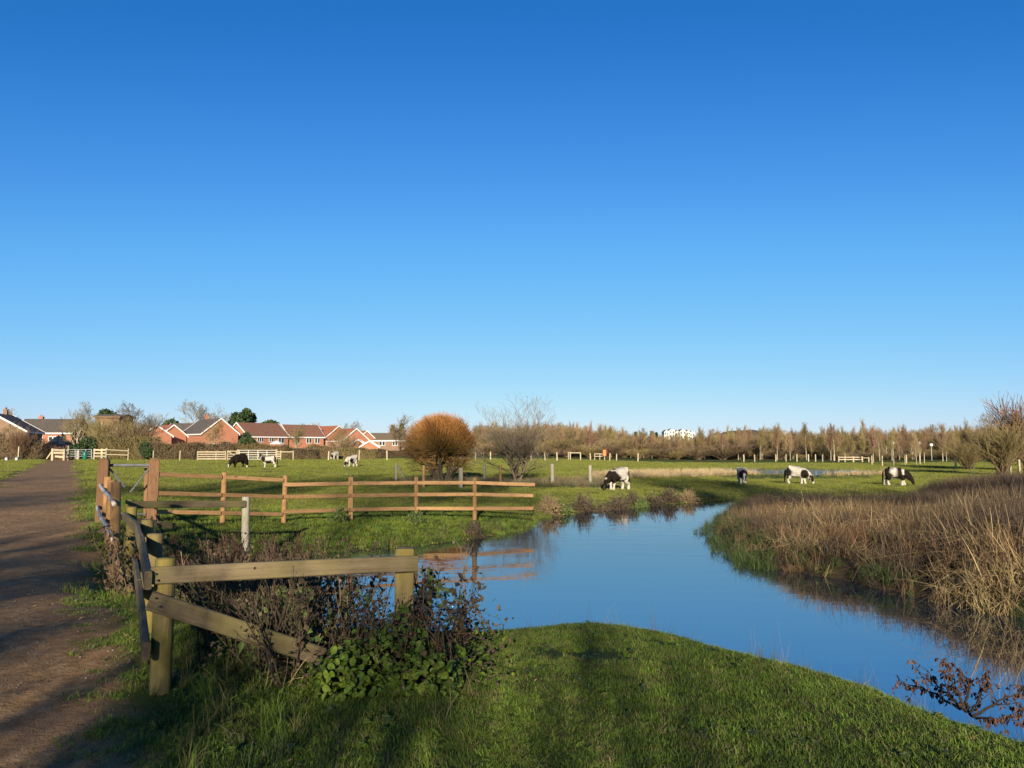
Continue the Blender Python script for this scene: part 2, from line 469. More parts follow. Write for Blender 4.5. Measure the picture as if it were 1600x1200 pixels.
#TERRAIN_END
# ------------------------------------------------------------------ shared materials
M_new = wood('new_brown_timber', (.27, .148, .064), (.40, .240, .108), axis=0)
M_newp = wood('new_brown_post', (.26, .140, .058), (.40, .230, .095), axis=2)
M_gatep = wood('dark_gate_post', (.15, .078, .040), (.25, .135, .065), axis=2)
M_old = wood('weathered_board', (.10, .074, .042), (.185, .140, .082), (.15, .13, .035), 0, .5)
M_oldp = wood('weathered_post', (.14, .108, .045), (.23, .175, .070), (.19, .155, .022), 2, .7)
M_grey = wood('grey_post', (.22, .20, .16), (.36, .32, .25), (.20, .20, .09), 2, .4)
M_orange = wood('honey_post', (.36, .185, .07), (.50, .29, .12), axis=2)
M_pale = wood('pale_timber', (.38, .31, .20), (.52, .44, .30), axis=0)
M_palep = wood('pale_post', (.36, .29, .18), (.52, .43, .28), axis=2)
M_dark = plain('dark_bolt', [(.03, .028, .025), (.05, .04, .035)], 20)
M_galv = plain('galvanised_steel', [(.42, .42, .44), (.60, .60, .62)], 30, .45, bmp=.05, metal=.35)
M_steel = plain('dull_grey_steel', [(.085, .09, .095), (.15, .155, .165)], 12, .55)
M_pipe = plain('worn_white_pipe', [(.36, .30, .25), (.52, .45, .39), (.28, .19, .12)], 9, .5, lo=.35, hi=.75)
M_white = plain('white_paint', [(.74, .73, .70), (.80, .79, .76)], 2, .5)
M_glass = plain('window_glass', [(.02, .025, .03), (.05, .06, .07)], 1, .08, spec=.6)
M_bark = plain('bark', [(.11, .085, .055), (.20, .16, .10)], 8, .9, (1, 1, .3), .4)
M_barkd = plain('dark_bark', [(.055, .042, .028), (.11, .085, .05)], 8, .9, (1, 1, .3), .4)
M_barkp = plain('pale_bark', [(.30, .26, .18), (.46, .40, .29)], 6, .8, (1, 1, .4), .2)
M_twig = plain('brown_twigs', [(.10, .07, .042), (.16, .11, .062)], 1.5, .85, tip=(.22, .155, .085), rnd=.25)
M_twigo = plain('olive_twigs', [(.13, .105, .042), (.19, .15, .06)], 1.5, .85, tip=(.25, .19, .075), rnd=.25)
M_twigr = plain('reddish_twigs', [(.13, .075, .045), (.19, .11, .065)], 1.5, .85, tip=(.26, .15, .09), rnd=.2)
M_twigg = plain('grey_twigs', [(.17, .15, .12), (.26, .225, .175)], 1.5, .85, tip=(.32, .27, .20), rnd=.15)
M_needle = plain('dark_evergreen_leaves', [(.018, .038, .014), (.04, .07, .022), (.075, .10, .03)], 1.2, .7, rnd=.1)

# ------------------------------------------------------------------ fences
def beam_mesh(L, h, t, mat, seed=0, bow=.006):
    rs = np.random.default_rng(seed)
    n = 7; c = .008
    prof = np.array([(-t/2+c, -h/2), (t/2-c, -h/2), (t/2, -h/2+c), (t/2, h/2-c), (t/2-c, h/2), (-t/2+c, h/2), (-t/2, h/2-c), (-t/2, -h/2+c)])
    x = np.linspace(0, L, n)
    V = []
    for i in range(n):
        dy, dz = (rs.random(2) - .5) * bow
        p = prof * (1 + (rs.random() - .5) * .02)
        V += [(x[i], a + dy, b + dz) for a, b in p]
    F = []
    for i in range(n - 1):
        for j in range(8):
            a = i * 8 + j; b = i * 8 + (j + 1) % 8
            F.append((a, a + 8, b + 8, b))
    F3 = [];
    for j in range(1, 7): F3 += [(0, j, j + 1), ((n-1)*8, (n-1)*8 + j + 1, (n-1)*8 + j)]
    return mesh('rail', V, F3, F, [mat])
def frame_matrix(A, B, up=(0, 0, 1)):
    A = Vector([float(q) for q in A]); B = Vector([float(q) for q in B])
    X_ = (B - A).normalized(); U = Vector(up); Y_ = U.cross(X_).normalized(); Z_ = X_.cross(Y_)
    M = Matrix((X_, Y_, Z_)).transposed().to_4x4(); M.translation = A
    return M, (B - A).length
SEED = [100]
def rail(parent, A, B, h, t, mat, up=(0, 0, 1), name='rail', bow=.006):
    SEED[0] += 1
    M, L = frame_matrix(A, B, up)
    o = ob(name, beam_mesh(L, h, t, mat, SEED[0], bow), None, M)
    if parent is not None:
        o.parent = parent; o.matrix_parent_inverse = Matrix.Translation(-parent.location)
    return o
def post_mesh(H, r, kind, mat, seed=0, sink=.4):
    rs = np.random.default_rng(seed)
    if kind == 'round':
        S = 14; rows = [(-sink, 1.0), (0, 1.0), (H * .5, .985), (H - .012, .97), (H, .90)]
        a = np.arange(S) * 2 * math.pi / S
        wob = 1 + .03 * (rs.random(S) - .5)
    else:
        S = 8; q = .9
        rows = [(-sink, 1), (0, 1), (H - .06, 1), (H - .055, 1), (H, .55)] if kind == 'square' else [(-sink, 1), (0, 1), (H * .5, 1), (H - .01, 1), (H, .92)]
        a = np.array([math.atan2(y, x) for x, y in [(1, -q), (1, q), (q, 1), (-q, 1), (-1, q), (-1, -q), (-q, -1), (q, -1)]]); wob = np.array([math.hypot(1, q)] * 8)
    V = []
    lean = (rs.random(2) - .5) * .03
    for z, k in rows:
        for j in range(S): V.append((r * k * wob[j] * math.cos(a[j]) + lean[0] * z, r * k * wob[j] * math.sin(a[j]) + lean[1] * z, z))
    n = len(rows); F = []
    for i in range(n - 1):
        for j in range(S): F.append((i * S + j, i * S + (j + 1) % S, (i + 1) * S + (j + 1) % S, (i + 1) * S + j))
    V.append((lean[0] * H, lean[1] * H, H + (.004 if kind != 'square' else .008)))
    F3 = [((n-1) * S + j, (n-1) * S + (j + 1) % S, len(V) - 1) for j in range(S)]
    return mesh('post', V, F3, F, [mat], smooth=(kind == 'round'))
def post(parent, base, H, r, kind, mat, rz=0, name='post', lean=(0, 0)):
    SEED[0] += 1
    M = Matrix.Translation(Vector([float(q) for q in base])) @ Matrix.Rotation(rz, 4, 'Z') @ Matrix.Rotation(lean[0], 4, 'X') @ Matrix.Rotation(lean[1], 4, 'Y')
    o = ob(name, post_mesh(H, r, kind, mat, SEED[0]), None, M)
    if parent is not None:
        o.parent = parent; o.matrix_parent_inverse = Matrix.Translation(-parent.location)
    return o

# three rail fence across the pasture
FP = [(350, 18.6), (445, 20.0), (549, 21.0), (651, 21.8), (742, 22.1)]
fence = empty('post_and_rail_fence', place(445, 810, 20.0), 'new orange brown three rail timber fence running to the river bank', 'fence')
tops = {350: 738, 445: 743, 549: 745, 651: 745, 742: 746}
fpos = []
for px, D in FP:
    t = at(px, tops[px], D); gz = hz(t[0], D)
    post(fence, (t[0], D, gz), t[2] - gz, .066, 'flat' if px in (549,) else 'round', M_newp, R(rng.uniform(-8, 8)))
    fpos.append(np.array([t[0], D]))
g2p = at(240, 716, 17.2)
ends = [np.array([g2p[0] + .1, 17.25])] + fpos + [np.array([at(836, 757, 22.6)[0], 22.6])]
rail_y = {0: [(252, 741), (252, 771), (252, 801)], 1: [(350, 744.5), (350, 773), (350, 803)], 2: [(445, 751), (445, 777), (445, 802)]}
def rz_at(px, py, D): return at(px, py, D)[2]
left_y = [(741, 745, 750), (770, 773, 776), (799, 801, 803)]
for k in range(3):
    for i in range(2):
        D0 = ends[i][1]; D1 = ends[i + 1][1]
        A = np.array([ends[i][0], D0 - .085, rz_at(0, left_y[k][i], D0)]); B = np.array([ends[i + 1][0], D1 - .085, rz_at(0, left_y[k][i + 1], D1)])
        rail(fence, A + (B - A) * .012, B - (B - A) * .012, .095, .04, M_new)
right_y = [(757, 755, 754, 754, 757), (776, 774, 772.5, 772, 774), (799, 796, 794, 794, 794)]
for k in range(3):
    for i in range(4):
        D0 = ends[i + 2][1]; D1 = ends[i + 3][1]
        A = np.array([ends[i + 2][0], D0 - .09, rz_at(0, right_y[k][i], D0)]); B = np.array([ends[i + 3][0], D1 - .09, rz_at(0, right_y[k][i + 1], D1)])
        if i == 3: B = A + (B - A) * (.995 if k == 0 else .965)
        rail(fence, A + (B - A) * .008, B - (B - A) * (.008 if i < 3 else 0), .10, .04, M_new)

# pedestrian gate
gate = empty('field_gate', place(200, 814, 17.0), 'narrow metal gate between two tall dark brown posts', 'gate')
for px, D, h in ((162, 16.8, 0), (240, 17.2, 0)):
    t = at(px, 716, D); post(gate, (t[0], D, hz(t[0], D)), t[2] - hz(t[0], D), .105, 'square', M_gatep, R(18 if px < 200 else 32))
t = at(232, 718, 17.5); post(gate, (t[0], 17.55, hz(t[0], 17.5)), 1.32, .07, 'square', M_gatep, R(10), 'gate_stop')
ga = at(169, 727, 16.95); gb = at(235, 727, 17.15)
leaf = MB()
leaf.bar(ga, gb, .032, 8)
gz0 = hz(ga[0], 17) + .16
la = np.array([ga[0], ga[1], gz0]); lb = np.array([gb[0], gb[1], gz0])
leaf.bar(la, lb, .02, 8); leaf.bar(la, ga, .02, 8); leaf.bar(lb, gb, .02, 8)
mid = (la + lb) / 2; up_ = np.array([0, 0, (ga[2] - gz0)])
leaf.bar(ga - up_ * .03, mid + up_ * .55 - (gb - ga) * .08, .02, 6); leaf.bar(gb - up_ * .03, mid + up_ * .45 + (gb - ga) * .05, .02, 6)
o = ob('gate_leaf', leaf.mesh('gate_leaf', [M_steel]), gate, world=True)
hb = MB(); hb.box(ga + (-.03, -.02, -.05), (.05, .05, .12)); ob('hinge', hb.mesh('hinge', [M_dark]), gate, world=True)

# low culvert fence beside the path (near)
P0 = gnd(250, 1083, -.02); P0 = np.array([P0[0], P0[1], hz(P0[0], P0[1])])
near = empty('culvert_fence', P0, 'old algae stained low board fence guarding the ditch beside the path', 'fence')
def topz(px, py, D): return at(px, py, D)[2]
post(near, P0, topz(252, 872, P0[1]) - P0[2], .068, 'round', M_oldp)
D1 = 5.75; p1 = at(632, 856, D1); b1 = hz(p1[0], D1); post(near, (p1[0], D1, min(b1, -.12)), p1[2] - min(b1, -.12), .068, 'flat', M_oldp, R(6))
D2 = 6.9; p2 = at(240, 834, D2); post(near, (p2[0], D2, hz(p2[0], D2)), p2[2] - hz(p2[0], D2), .07, 'round', M_oldp)
D3 = 8.9; p3 = at(229, 812, D3); post(near, (p3[0], D3, hz(p3[0], D3)), p3[2] - hz(p3[0], D3), .07, 'round', M_oldp)
D4 = 10.9; p4 = at(207, 792, D4); post(near, (p4[0], D4, hz(p4[0], D4)), p4[2] - hz(p4[0], D4), .07, 'round', M_oldp)
# boards to the camera side of the first bay
f = np.array([0, -.094, 0])
A = at(236, 900, P0[1] - .094); B = at(653, 880, D1 - .094)
rail(near, A, B, .112, .04, M_old)
A = at(233, 938, P0[1] - .1); B = at(505, 1027, 5.42)
rail(near, A, B, .125, .04, M_old, name='sloping_rail')
for px, py, D in ((243, 897, P0[1] - .125), (246, 907, P0[1] - .125), (243, 935, P0[1] - .13), (249, 948, P0[1] - .13), (625, 876, D1 - .125), (638, 886, D1 - .125)):
    nails = MB(); q = at(px, py, D); nails.bar(q + (0, .01, 0), q - (0, .004, 0), .006, 8)
    ob('nail', nails.mesh('nail', [M_dark]), near, world=True)
# boards along the path side
d = np.array([p3[0] - P0[0], D3 - P0[1]]); d /= np.linalg.norm(d); nrm = np.array([-d[1], d[0]])   # towards the path
def side(px_x, D, z): return np.array([px_x + nrm[0] * .1, D + nrm[1] * .1, z])
zt = [topz(240, 900, P0[1]), topz(222, 845, D2), topz(214, 824, D3), topz(205, 806, D4)]
xs_ = [(P0[0], P0[1]), (p2[0], D2), (p3[0], D3), (p4[0], D4)]
for i in range(3):
    A = side(*xs_[i], zt[i]); B = side(*xs_[i + 1], zt[i + 1])
    if i == 0: A = A - (B - A) * .07
    rail(near, A, B - (B - A) * .01, .12, .045, M_old)
zl = [topz(240, 1003, P0[1]), topz(222, 915, D2), topz(214, 880, D3)]
for i in range(2):
    A = side(*xs_[i], zl[i]); B = side(*xs_[i + 1], zl[i + 1])
    if i == 0: A = A - (B - A) * .1
    rail(near, A, B - (B - A) * .01, .12, .045, M_old)

# cross fence at the head of the ditch: one board to a grey round post
Dg = 15.0; pg = at(386, 776, Dg); zg = min(hz(pg[0], Dg), -.2)
cross = empty('cross_fence', (pg[0], Dg, zg), 'single pale board on a grey round post across the ditch head', 'fence')
post(cross, (pg[0], Dg, zg), pg[2] - zg, .075, 'round', M_grey)
A = at(200, 789, 13.2); B = at(383, 787, Dg - .1)
rail(cross, A, B, .125, .045, M_old)
pl = at(203, 780, 13.3); post(cross, (pl[0], 13.3, hz(pl[0], 13.3)), pl[2] - hz(pl[0], 13.3), .07, 'round', M_oldp)
A = at(200, 812, 13.2); B = at(272, 822, 13.9); rail(cross, A, B, .11, .045, M_old)

# bent pipe handrail with honey coloured posts
hb0 = place(180, 864, 11.7)
hand = empty('pipe_handrail', hb0, 'bent white pipe handrail on honey coloured round posts beside the path', 'railing')
for px, ty, D in ((168, 745, 15.0), (175, 750, 13.6), (184, 753, 11.8)):
    t = at(px, ty, D); post(hand, (t[0], D, hz(t[0], D)), t[2] - hz(t[0], D), .075, 'round', M_orange, name='post')
for ctrl in (((156, 757, 17.0), (163, 761, 15.6), (171, 767, 14.0), (178, 776, 12.4), (183, 788, 11.2)),
             ((152, 790, 17.0), (158, 798, 15.4), (167, 810, 13.6), (176, 825, 12.0), (181, 845, 11.0))):
    P = np.array([at(*c) for c in ctrl]); P[:, 0] -= np.array([0, .06, .1, .07, .04])
    tq = np.linspace(0, 4, 17); PP = np.stack([np.interp(tq, range(5), P[:, k]) for k in range(3)], -1)
    for _ in range(3): PP[1:-1] = (PP[:-2] + 2 * PP[1:-1] + PP[2:]) / 4
    m = MB(); m.tubes(PP[None], np.full((1, 17), .033), 10, True)
    ob('handrail', m.mesh('handrail', [M_pipe], True), hand, world=True)

# weathered single posts of an old wire fence along the scrub strip
def lone_post(px, py0, py1, D, rpx, mat, label, lean=(0, 0), kind='round'):
    t = at(px, py0, D); z = hz(t[0], D)
    o = post(None, (t[0], D, z), t[2] - z, rpx * D / 1200 / 2, kind, mat, R(rng.uniform(-30, 30)), 'fence_post', lean)
    return tag(o, label, 'fence post', 'old posts along the scrub strip')
lone_post(619, 724, 752, 46, 4, M_grey, 'thin leaning grey post with slanting strut left of the orange bush')
pst = at(622, 728, 46); o = rail(None, pst, at(634, 752, 45.6), .07, .07, M_grey, name='strut'); tag(o, 'slanting grey strut propped against the thin post left of the orange bush', 'strut')
lone_post(662, 727, 760, 41, 4.5, M_newp, 'brown post just left of the orange bush trunk')
lone_post(720, 731, 760, 41, 5.5, M_grey, 'pale grey square post right of the orange bush', kind='flat')
lone_post(757, 726, 750, 46, 4, M_grey, 'dark slim post left of the bare round tree')
lone_post(782, 727, 755, 44, 4, M_newp, 'brown post close beside the bare round tree')
lone_post(863, 725, 756, 44, 6, M_grey, 'grey weathered post right of the bare round tree')
lone_post(922, 727, 753, 43, 5, M_grey, 'dark topped post nearest the piebald horse on the bank')

# ------------------------------------------------------------------ far fences, gates, bin
ZF = 100.0
def far_fence(name, label, cat, posts, rails, ztop=None, D=ZF, mat=M_pale, matp=M_palep, pr=.07, group=None):
    """posts: (px, top y, foot y); rails: (px0, y0, px1, y1, height m)"""
    b = place(posts[0][0], posts[0][2], D)
    t = empty(name, b, label, cat, group)
    for px, y0, y1 in posts:
        q = at(px, y0, D); post(t, (q[0], D, hz(q[0], D)), q[2] - hz(q[0], D), pr, 'flat', matp)
    for x0, y0, x1, y1, h in rails:
        rail(t, at(x0, y0, D - .12), at(x1, y1, D - .12), h, .045, mat)
    return t
far_fence('rail_fence', 'pale four rail timber fence panels left of the black horse', 'fence',
          [(309, 705, 719), (338, 705, 719), (353, 705, 719)],
          [(309, y, 352, y, .14) for y in (706.2, 709.8, 713.4, 717)])
far_fence('timber_gate', 'pale timber gate with diagonal brace beside the rail panels', 'gate', [(356, 704, 719), (370, 704, 719)],
          [(356, y, 370, y, .11) for y in (705, 709.5, 713, 717)] + [(356, 705, 370, 714, .1)])
t = empty('tubular_gate', place(402, 719, ZF), 'long white tubular field gate behind the two left horses', 'gate')
m = MB()
for y in (703.5, 707, 710.5, 714, 717.5): m.bar(at(374, y, ZF), at(431, y, ZF), .03, 6)
for x in (374, 388, 403, 417, 431): m.bar(at(x, 703.5, ZF), at(x, 717.5, ZF), .035, 6)
ob('gate_leaf', m.mesh('gate_leaf', [M_white]), t, world=True)
for x in (372.5, 432.5):
    q = at(x, 702, ZF); post(t, (q[0], ZF, hz(q[0], ZF)), q[2] - hz(q[0], ZF), .12, 'flat', M_palep)
far_fence('rail_fence', 'short pale ladder like rail panel right of the tubular gate', 'fence', [(439, 704, 719), (458.5, 704, 719)],
          [(433, y, 439, y, .14) for y in (706, 709.5, 713, 716.5)] + [(439, 706, 458, 706, .14)])
far_fence('rail_fence', 'pale single rail fence right of the green bin', 'fence', [(166.5, 701, 717), (201, 701, 716)], [(166, 702.5, 201, 704.5, .13), (166, 710, 201, 711, .1)])
far_fence('timber_barrier', 'pale stacked timber squeeze barrier right of the green bin', 'barrier', [(148, 701, 716), (160, 701, 716), (167, 700, 716)],
          [(147, 703, 167, 703, .2), (147, 708, 167, 708, .2), (147, 713, 167, 713, .2)], D=101, pr=.12)
far_fence('timber_barrier', 'pale timber barrier with slanting brace left of the path end', 'barrier', [(83, 701, 717), (101, 701.5, 717)],
          [(84, 703, 101, 704, .28), (84, 707.5, 101, 708, .24), (86, 713, 101, 714.5, .26), (83, 703, 72.5, 717, .14)], D=101, pr=.14)
t = empty('metal_gate', place(122, 716, ZF + 2), 'grey metal gate closing the path between timber barriers', 'gate')
m = MB()
for y in (702.5, 706, 709.5, 713): m.bar(at(104.5, y, ZF + 2), at(143, y, ZF + 2), .03, 6)
for x in (104.5, 117.5, 123, 134, 143): m.bar(at(x, 702, ZF + 2), at(x, 717, ZF + 2), .045, 6)
ob('gate_leaf', m.mesh('gate_leaf', [M_galv]), t, world=True)
q = at(122, 704, ZF + 2.3); post(t, (q[0], ZF + 2.3, 0), q[2], .12, 'flat', M_palep)
# litter bin
M_bin = plain('green_plastic', [(.01, .13, .10), (.015, .17, .13)], 2, .4)
bb = place(132.5, 717.5, 97)
t = empty('litter_bin', bb, 'green litter bin on a post standing by the path end', 'bin')
m = MB(); m.tubes(np.array([[(0, 0, .12), (0, 0, .2), (0, 0, .95), (0, 0, 1.0)]]), np.array([[.2, .26, .27, .25]]), 14, True); ob('body', m.mesh('body', [M_bin], True), t)
m = MB(); m.tubes(np.array([[(0, 0, 1.0), (0, 0, 1.05), (0, 0, 1.18)]]), np.array([[.29, .29, .1]]), 14, True); ob('lid', m.mesh('lid', [M_bin], False), t)
m = MB(); m.bar((0, 0, -.2), (0, 0, .13), .06, 8); ob('pedestal', m.mesh('pedestal', [M_dark]), t)
# bench far left
bp_ = place(19, 718, 99)
t = empty('bench', bp_, 'low plank bench on pale blocks at the hedge foot far left', 'bench')
L_ = 1.5
for sx in (-.65, .65):
    m = MB(); m.box((sx, 0, .2), (.28, .42, .42)); ob('support', m.mesh('support', [M_white]), t)
m = MB(); m.box((0, 0, .445), (1.75, .46, .06)); ob('seat', m.mesh('seat', [M_dark]), t)
q = at(29.5, 698, 100); tag(post(None, (q[0], 100, hz(q[0], 100)), q[2] - hz(q[0], 100), .08, 'flat', M_palep, name='marker_post'), 'tall pale marker post standing behind the far left bench', 'post')
q = at(107.5, 696, 104); tag(post(None, (q[0], 104, hz(q[0], 104)), q[2] - hz(q[0], 104), .07, 'flat', M_palep, name='marker_post'), 'slim white marker post behind the metal path gate', 'post')
# pale posts across the far pasture
PP_ = [(240, 704, 716), (281.5, 704, 717)] + [(513.5, 705, 717), (561, 703, 716), (605, 704, 716)]
PP_ += [(x, 705 + .02 * (x - 640) / 3, 716.5) for x in (649, 693.5, 720, 743, 766.5, 830, 851.5, 870.5)]
PP_ += [(922.5, 708, 717), (952.5, 708, 717), (963, 709, 717), (996.5, 708, 715.5)]
for i, (px, y0, y1) in enumerate(PP_):
    D = ZF if px < 900 else 112
    q = at(px, y0, D); z = hz(q[0], D)
    o = post(None, (q[0], D, z), max(.8, q[2] - z), .075, 'flat', M_palep, name='fence_post', lean=(R(rng.uniform(-2, 2)), R(rng.uniform(-3, 3))))
    tag(o, ORD[i] + ' of the pale wire fence posts across the far pasture', 'fence post', 'pale posts across the far pasture')
for i, px in enumerate((1162, 1179, 1212, 1228, 1245, 1263, 1274, 1285, 1303)):
    D = 128; p = at(px, 716, D); z = hz(p[0], D)
    tag(post(None, (p[0], D, z), 1.2, .09, 'flat', M_palep, name='fence_post'), ORD[i] + ' of the pale posts at the wood edge beyond the pond', 'fence post', 'posts beyond the pond')
for i, (px, D) in enumerate(((1362, 100), (1378, 95), (1396, 95), (1416, 110), (1437, 105), (1493, 85), (1520, 80), (1578, 62), (1592, 60))):
    p = at(px, 716, D); z = hz(p[0], D)
    tag(post(None, (p[0], D, z), 1.3, .07, 'flat', M_palep, name='fence_post'), ORD[i] + ' of the pale posts right of the pond below the willows', 'fence post', 'posts right of the pond')
far_fence('rail_fence', 'small pale rail frame in the far pasture right of the bare tree', 'fence', [(888, 706, 715), (891, 706, 715), (907, 707, 716)], [(888, 707.5, 907, 707.5, .16)], D=110)
far_fence('rail_fence', 'small pale rail pen beside the orange sign in the far pasture', 'fence', [(929, 708, 717), (937, 708, 718), (944, 709, 717)], [(929, 709, 946, 709.5, .16), (929, 713, 946, 713, .12)], D=112)
far_fence('rail_fence', 'pale rail fence section at the wood edge right of the pond', 'fence', [(1310, 713, 720), (1320, 713, 720), (1333, 713, 720), (1347, 713, 720), (1357, 714, 721)],
          [(1310, 714.5, 1348, 714.5, .18), (1310, 718, 1348, 718, .16), (1348, 715.5, 1357, 715.5, .14)], D=125, pr=.1)
M_or = plain('orange_plastic', [(.75, .13, .03), (.8, .17, .04)], 3, .5)
q = at(944.5, 707.5, 111.4)
t = empty('warning_sign', (q[0], 111.4, hz(q[0], 111.4)), 'small orange sign board on a post by the pale pen', 'sign')
m = MB(); m.box((0, -.07, q[2] - hz(q[0], 111.4)), (.46, .05, .85)); ob('board', m.mesh('board', [M_or]), t)
post(None, (0, 0, 0), q[2] + .4, .05, 'flat', M_palep).parent = t
#FENCE_END
# ------------------------------------------------------------------ ponies
def coat_mat():
    m, nt, p = newmat('pony_coat')
    a = N_(nt, 'ShaderNodeAttribute', attribute_name='white').outputs['Fac']
    v = coords(nt)
    n = noise(nt, v, 9, 4)
    wh = ramp(nt, n, [(.40, .35, .29), (.60, .55, .48)], .3, .7)
    bk = ramp(nt, n, [(.008, .006, .005), (.022, .016, .012)], .3, .7)
    nt.links.new(mixc(nt, a, bk, wh), p.inputs['Base Color'])
    p.inputs['Roughness'].default_value = .85; p.inputs['Specular IOR Level'].default_value = .08
    bump(nt, p, noise(nt, coords(nt, (30, 30, 8)), 3, 3), .3, .01)
    return m
M_coat = coat_mat()
def blobs_fn(base, spots, seed):
    spots = [((c[0], c[1], c[2] - .13 * float(sstep(.15, .72, c[2]))), r, val) for c, r, val in spots]
    def f(V):
        n = .22 * (fnoise(V[:, 0] * 1.0 + 5 + seed, V[:, 2] + V[:, 1] * .7, .22, seed) - .5)
        wv = np.full(len(V), float(base))
        for c, r, val in spots:
            d = (((V - np.array(c)) / np.array(r)) ** 2).sum(1) ** .5
            wv = np.where(d + n < 1, val, wv)
        return wv
    return f
def skin_mesh(verts, edges, radii, root, sub=2):
    me = bpy.data.meshes.new('tmp'); me.from_pydata([tuple(v) for v in verts], edges, [])
    o = bpy.data.objects.new('tmp', me); COL.objects.link(o)
    sk = o.modifiers.new('s', 'SKIN'); sk.use_smooth_shade = True; sk.branch_smoothing = .3
    for i, r in enumerate(radii):
        d = me.skin_vertices[0].data[i]
        d.radius = r if isinstance(r, tuple) else (r, r); d.use_root = (i == root)
    s = o.modifiers.new('u', 'SUBSURF'); s.levels = sub; s.render_levels = sub
    dg = bpy.context.evaluated_depsgraph_get()
    out = bpy.data.meshes.new_from_object(o.evaluated_get(dg))
    bpy.data.objects.remove(o); bpy.data.meshes.remove(me)
    return out
def pony(label, loc, yaw, size, pose, coat, mane_white=0, tail_white=0, step=0.0, group='ponies grazing on the pasture'):
    """local +X is forward; pose 'graze' or 'up'; coat(V)->white amount"""
    V = []; E = []; Rr = []
    def v(p, r, par=None):
        V.append(p); Rr.append(r)
        if par is not None: E.append((par, len(V) - 1))
        return len(V) - 1
    b0 = v((-.64, 0, 1.00), (.24, .30)); b1 = v((-.46, 0, 1.02), (.34, .36), b0); b2 = v((-.08, 0, .93), (.40, .42), b1); b3 = v((.28, 0, .95), (.35, .39), b2); b4 = v((.52, 0, .98), (.25, .32), b3)
    if pose == 'graze':
        n1 = v((.74, .02, .84), (.18, .26), b4); n2 = v((.90, .05, .63), (.14, .20), n1); h0 = v((.99, .06, .47), (.115, .155), n2)
        h1 = v((1.05, .06, .30), (.095, .12), h0); h2 = v((1.08, .06, .13), (.072, .08), h1); h3 = v((1.09, .06, .06), (.06, .06), h2)
        ear = (.98, .06, .56); crest = [(.45, 0, 1.24), (.66, .01, 1.10), (.84, .03, .88), (.97, .05, .62)]
        fore = [(1.02, .06, .60), (1.09, .06, .46), (1.12, .06, .36)]
    else:
        n1 = v((.74, 0, 1.16), (.14, .20), b4); n2 = v((.90, .02, 1.34), (.11, .15), n1); h0 = v((1.00, .03, 1.44), (.095, .12), n2)
        h1 = v((1.13, .05, 1.36), (.075, .092), h0); h2 = v((1.26, .07, 1.24), (.055, .06), h1); h3 = v((1.30, .08, 1.20), (.048, .048), h2)
        ear = (.95, .03, 1.56); crest = [(.42, 0, 1.25), (.58, .0, 1.38), (.74, .01, 1.50), (.93, .02, 1.56)]
        fore = [(.97, .03, 1.58), (1.06, .04, 1.50), (1.12, .05, 1.42)]
    for sy in (-1, 1):
        e = v((ear[0], ear[1] + sy * .06, ear[2] - .02), (.028, .028), h0); v((ear[0] - .01, ear[1] + sy * .085, ear[2] + .07), (.012, .012), e)
        s_ = step * sy
        a = v((.42, sy * .15, .72), (.15, .18), b3); q = v((.43 + s_ * .3, sy * .17, .52), (.10, .12), a); q = v((.44 + s_ * .6, sy * .17, .33), (.075, .08), q)
        q = v((.44 + s_ * .9, sy * .17, .20), (.062, .062), q); q = v((.45 + s_, sy * .17, .09), (.095, .095), q); v((.48 + s_, sy * .17, .01), (.10, .09), q)
        a = v((-.48, sy * .16, .80), (.20, .25), b1); q = v((-.42 - s_ * .3, sy * .18, .58), (.13, .17), a); q = v((-.60 - s_ * .7, sy * .18, .37), (.08, .095), q)
        q = v((-.58 - s_ * .9, sy * .18, .22), (.065, .068), q); q = v((-.56 - s_, sy * .18, .10), (.10, .10), q); v((-.53 - s_, sy * .18, .01), (.10, .09), q)
    V = [(a_, b_, c_ - .13 * float(sstep(.15, .72, c_))) if pose == 'up' or a_ < .9 else (a_, b_, c_ - .13 * float(sstep(.15, .72, c_))) for a_, b_, c_ in V]
    me = skin_mesh(V, E, Rr, b2)
    n = len(me.vertices); co = np.empty(n * 3, np.float32); me.vertices.foreach_get('co', co); co = co.reshape(-1, 3)
    at_ = me.attributes.new('white', 'FLOAT', 'POINT'); at_.data.foreach_set('value', coat(co).astype(np.float32))
    me.materials.clear(); me.materials.append(M_coat); me.polygons.foreach_set('use_smooth', np.full(len(me.polygons), True))
    size *= 1.06
    root = empty('pony', loc, label, 'pony', group, yaw); root.scale = (size,) * 3
    ob('body', me, root)
    rs = np.random.default_rng(int(abs(loc[0]) * 10))
    def hair(name, line, nh, length, wht, spread, back):
        line = np.array(line) - [0, 0, .13]; t = rs.random(nh) * (len(line) - 1); i = np.minimum(t.astype(int), len(line) - 2); wq = (t - i)[:, None]
        base = line[i] * (1 - wq) + line[i + 1] * wq
        s = np.linspace(0, 1, 4)[None, :, None]; L = length * (.6 + .6 * rs.random(nh))[:, None, None]
        side_ = (rs.random(nh) - .5)[:, None, None] * 2 * spread
        P = base[:, None, :] + np.concatenate([np.full((nh, 1, 1), back) * s * L, side_ * s ** .5, -s * L], -1) + rs.normal(0, .012, (nh, 1, 3))
        m = MB(); m.tubes(P, np.broadcast_to(np.array([.016, .018, .014, .004]), (nh, 4)), 4)
        me = m.mesh(name, [M_coat]); a = me.attributes.new('white', 'FLOAT', 'POINT'); a.data.foreach_set('value', np.full(len(me.vertices), wht, np.float32))
        ob(name, me, root)
    hair('mane', crest, 70, .26, mane_white, .14, -.1); hair('forelock', fore, 16, .16, mane_white, .05, .1)
    hair('tail', [(-.74, 0, 1.12), (-.78, 0, 1.05), (-.78, 0, .95)], 60, .62, tail_white, .09, -.08)
    return root
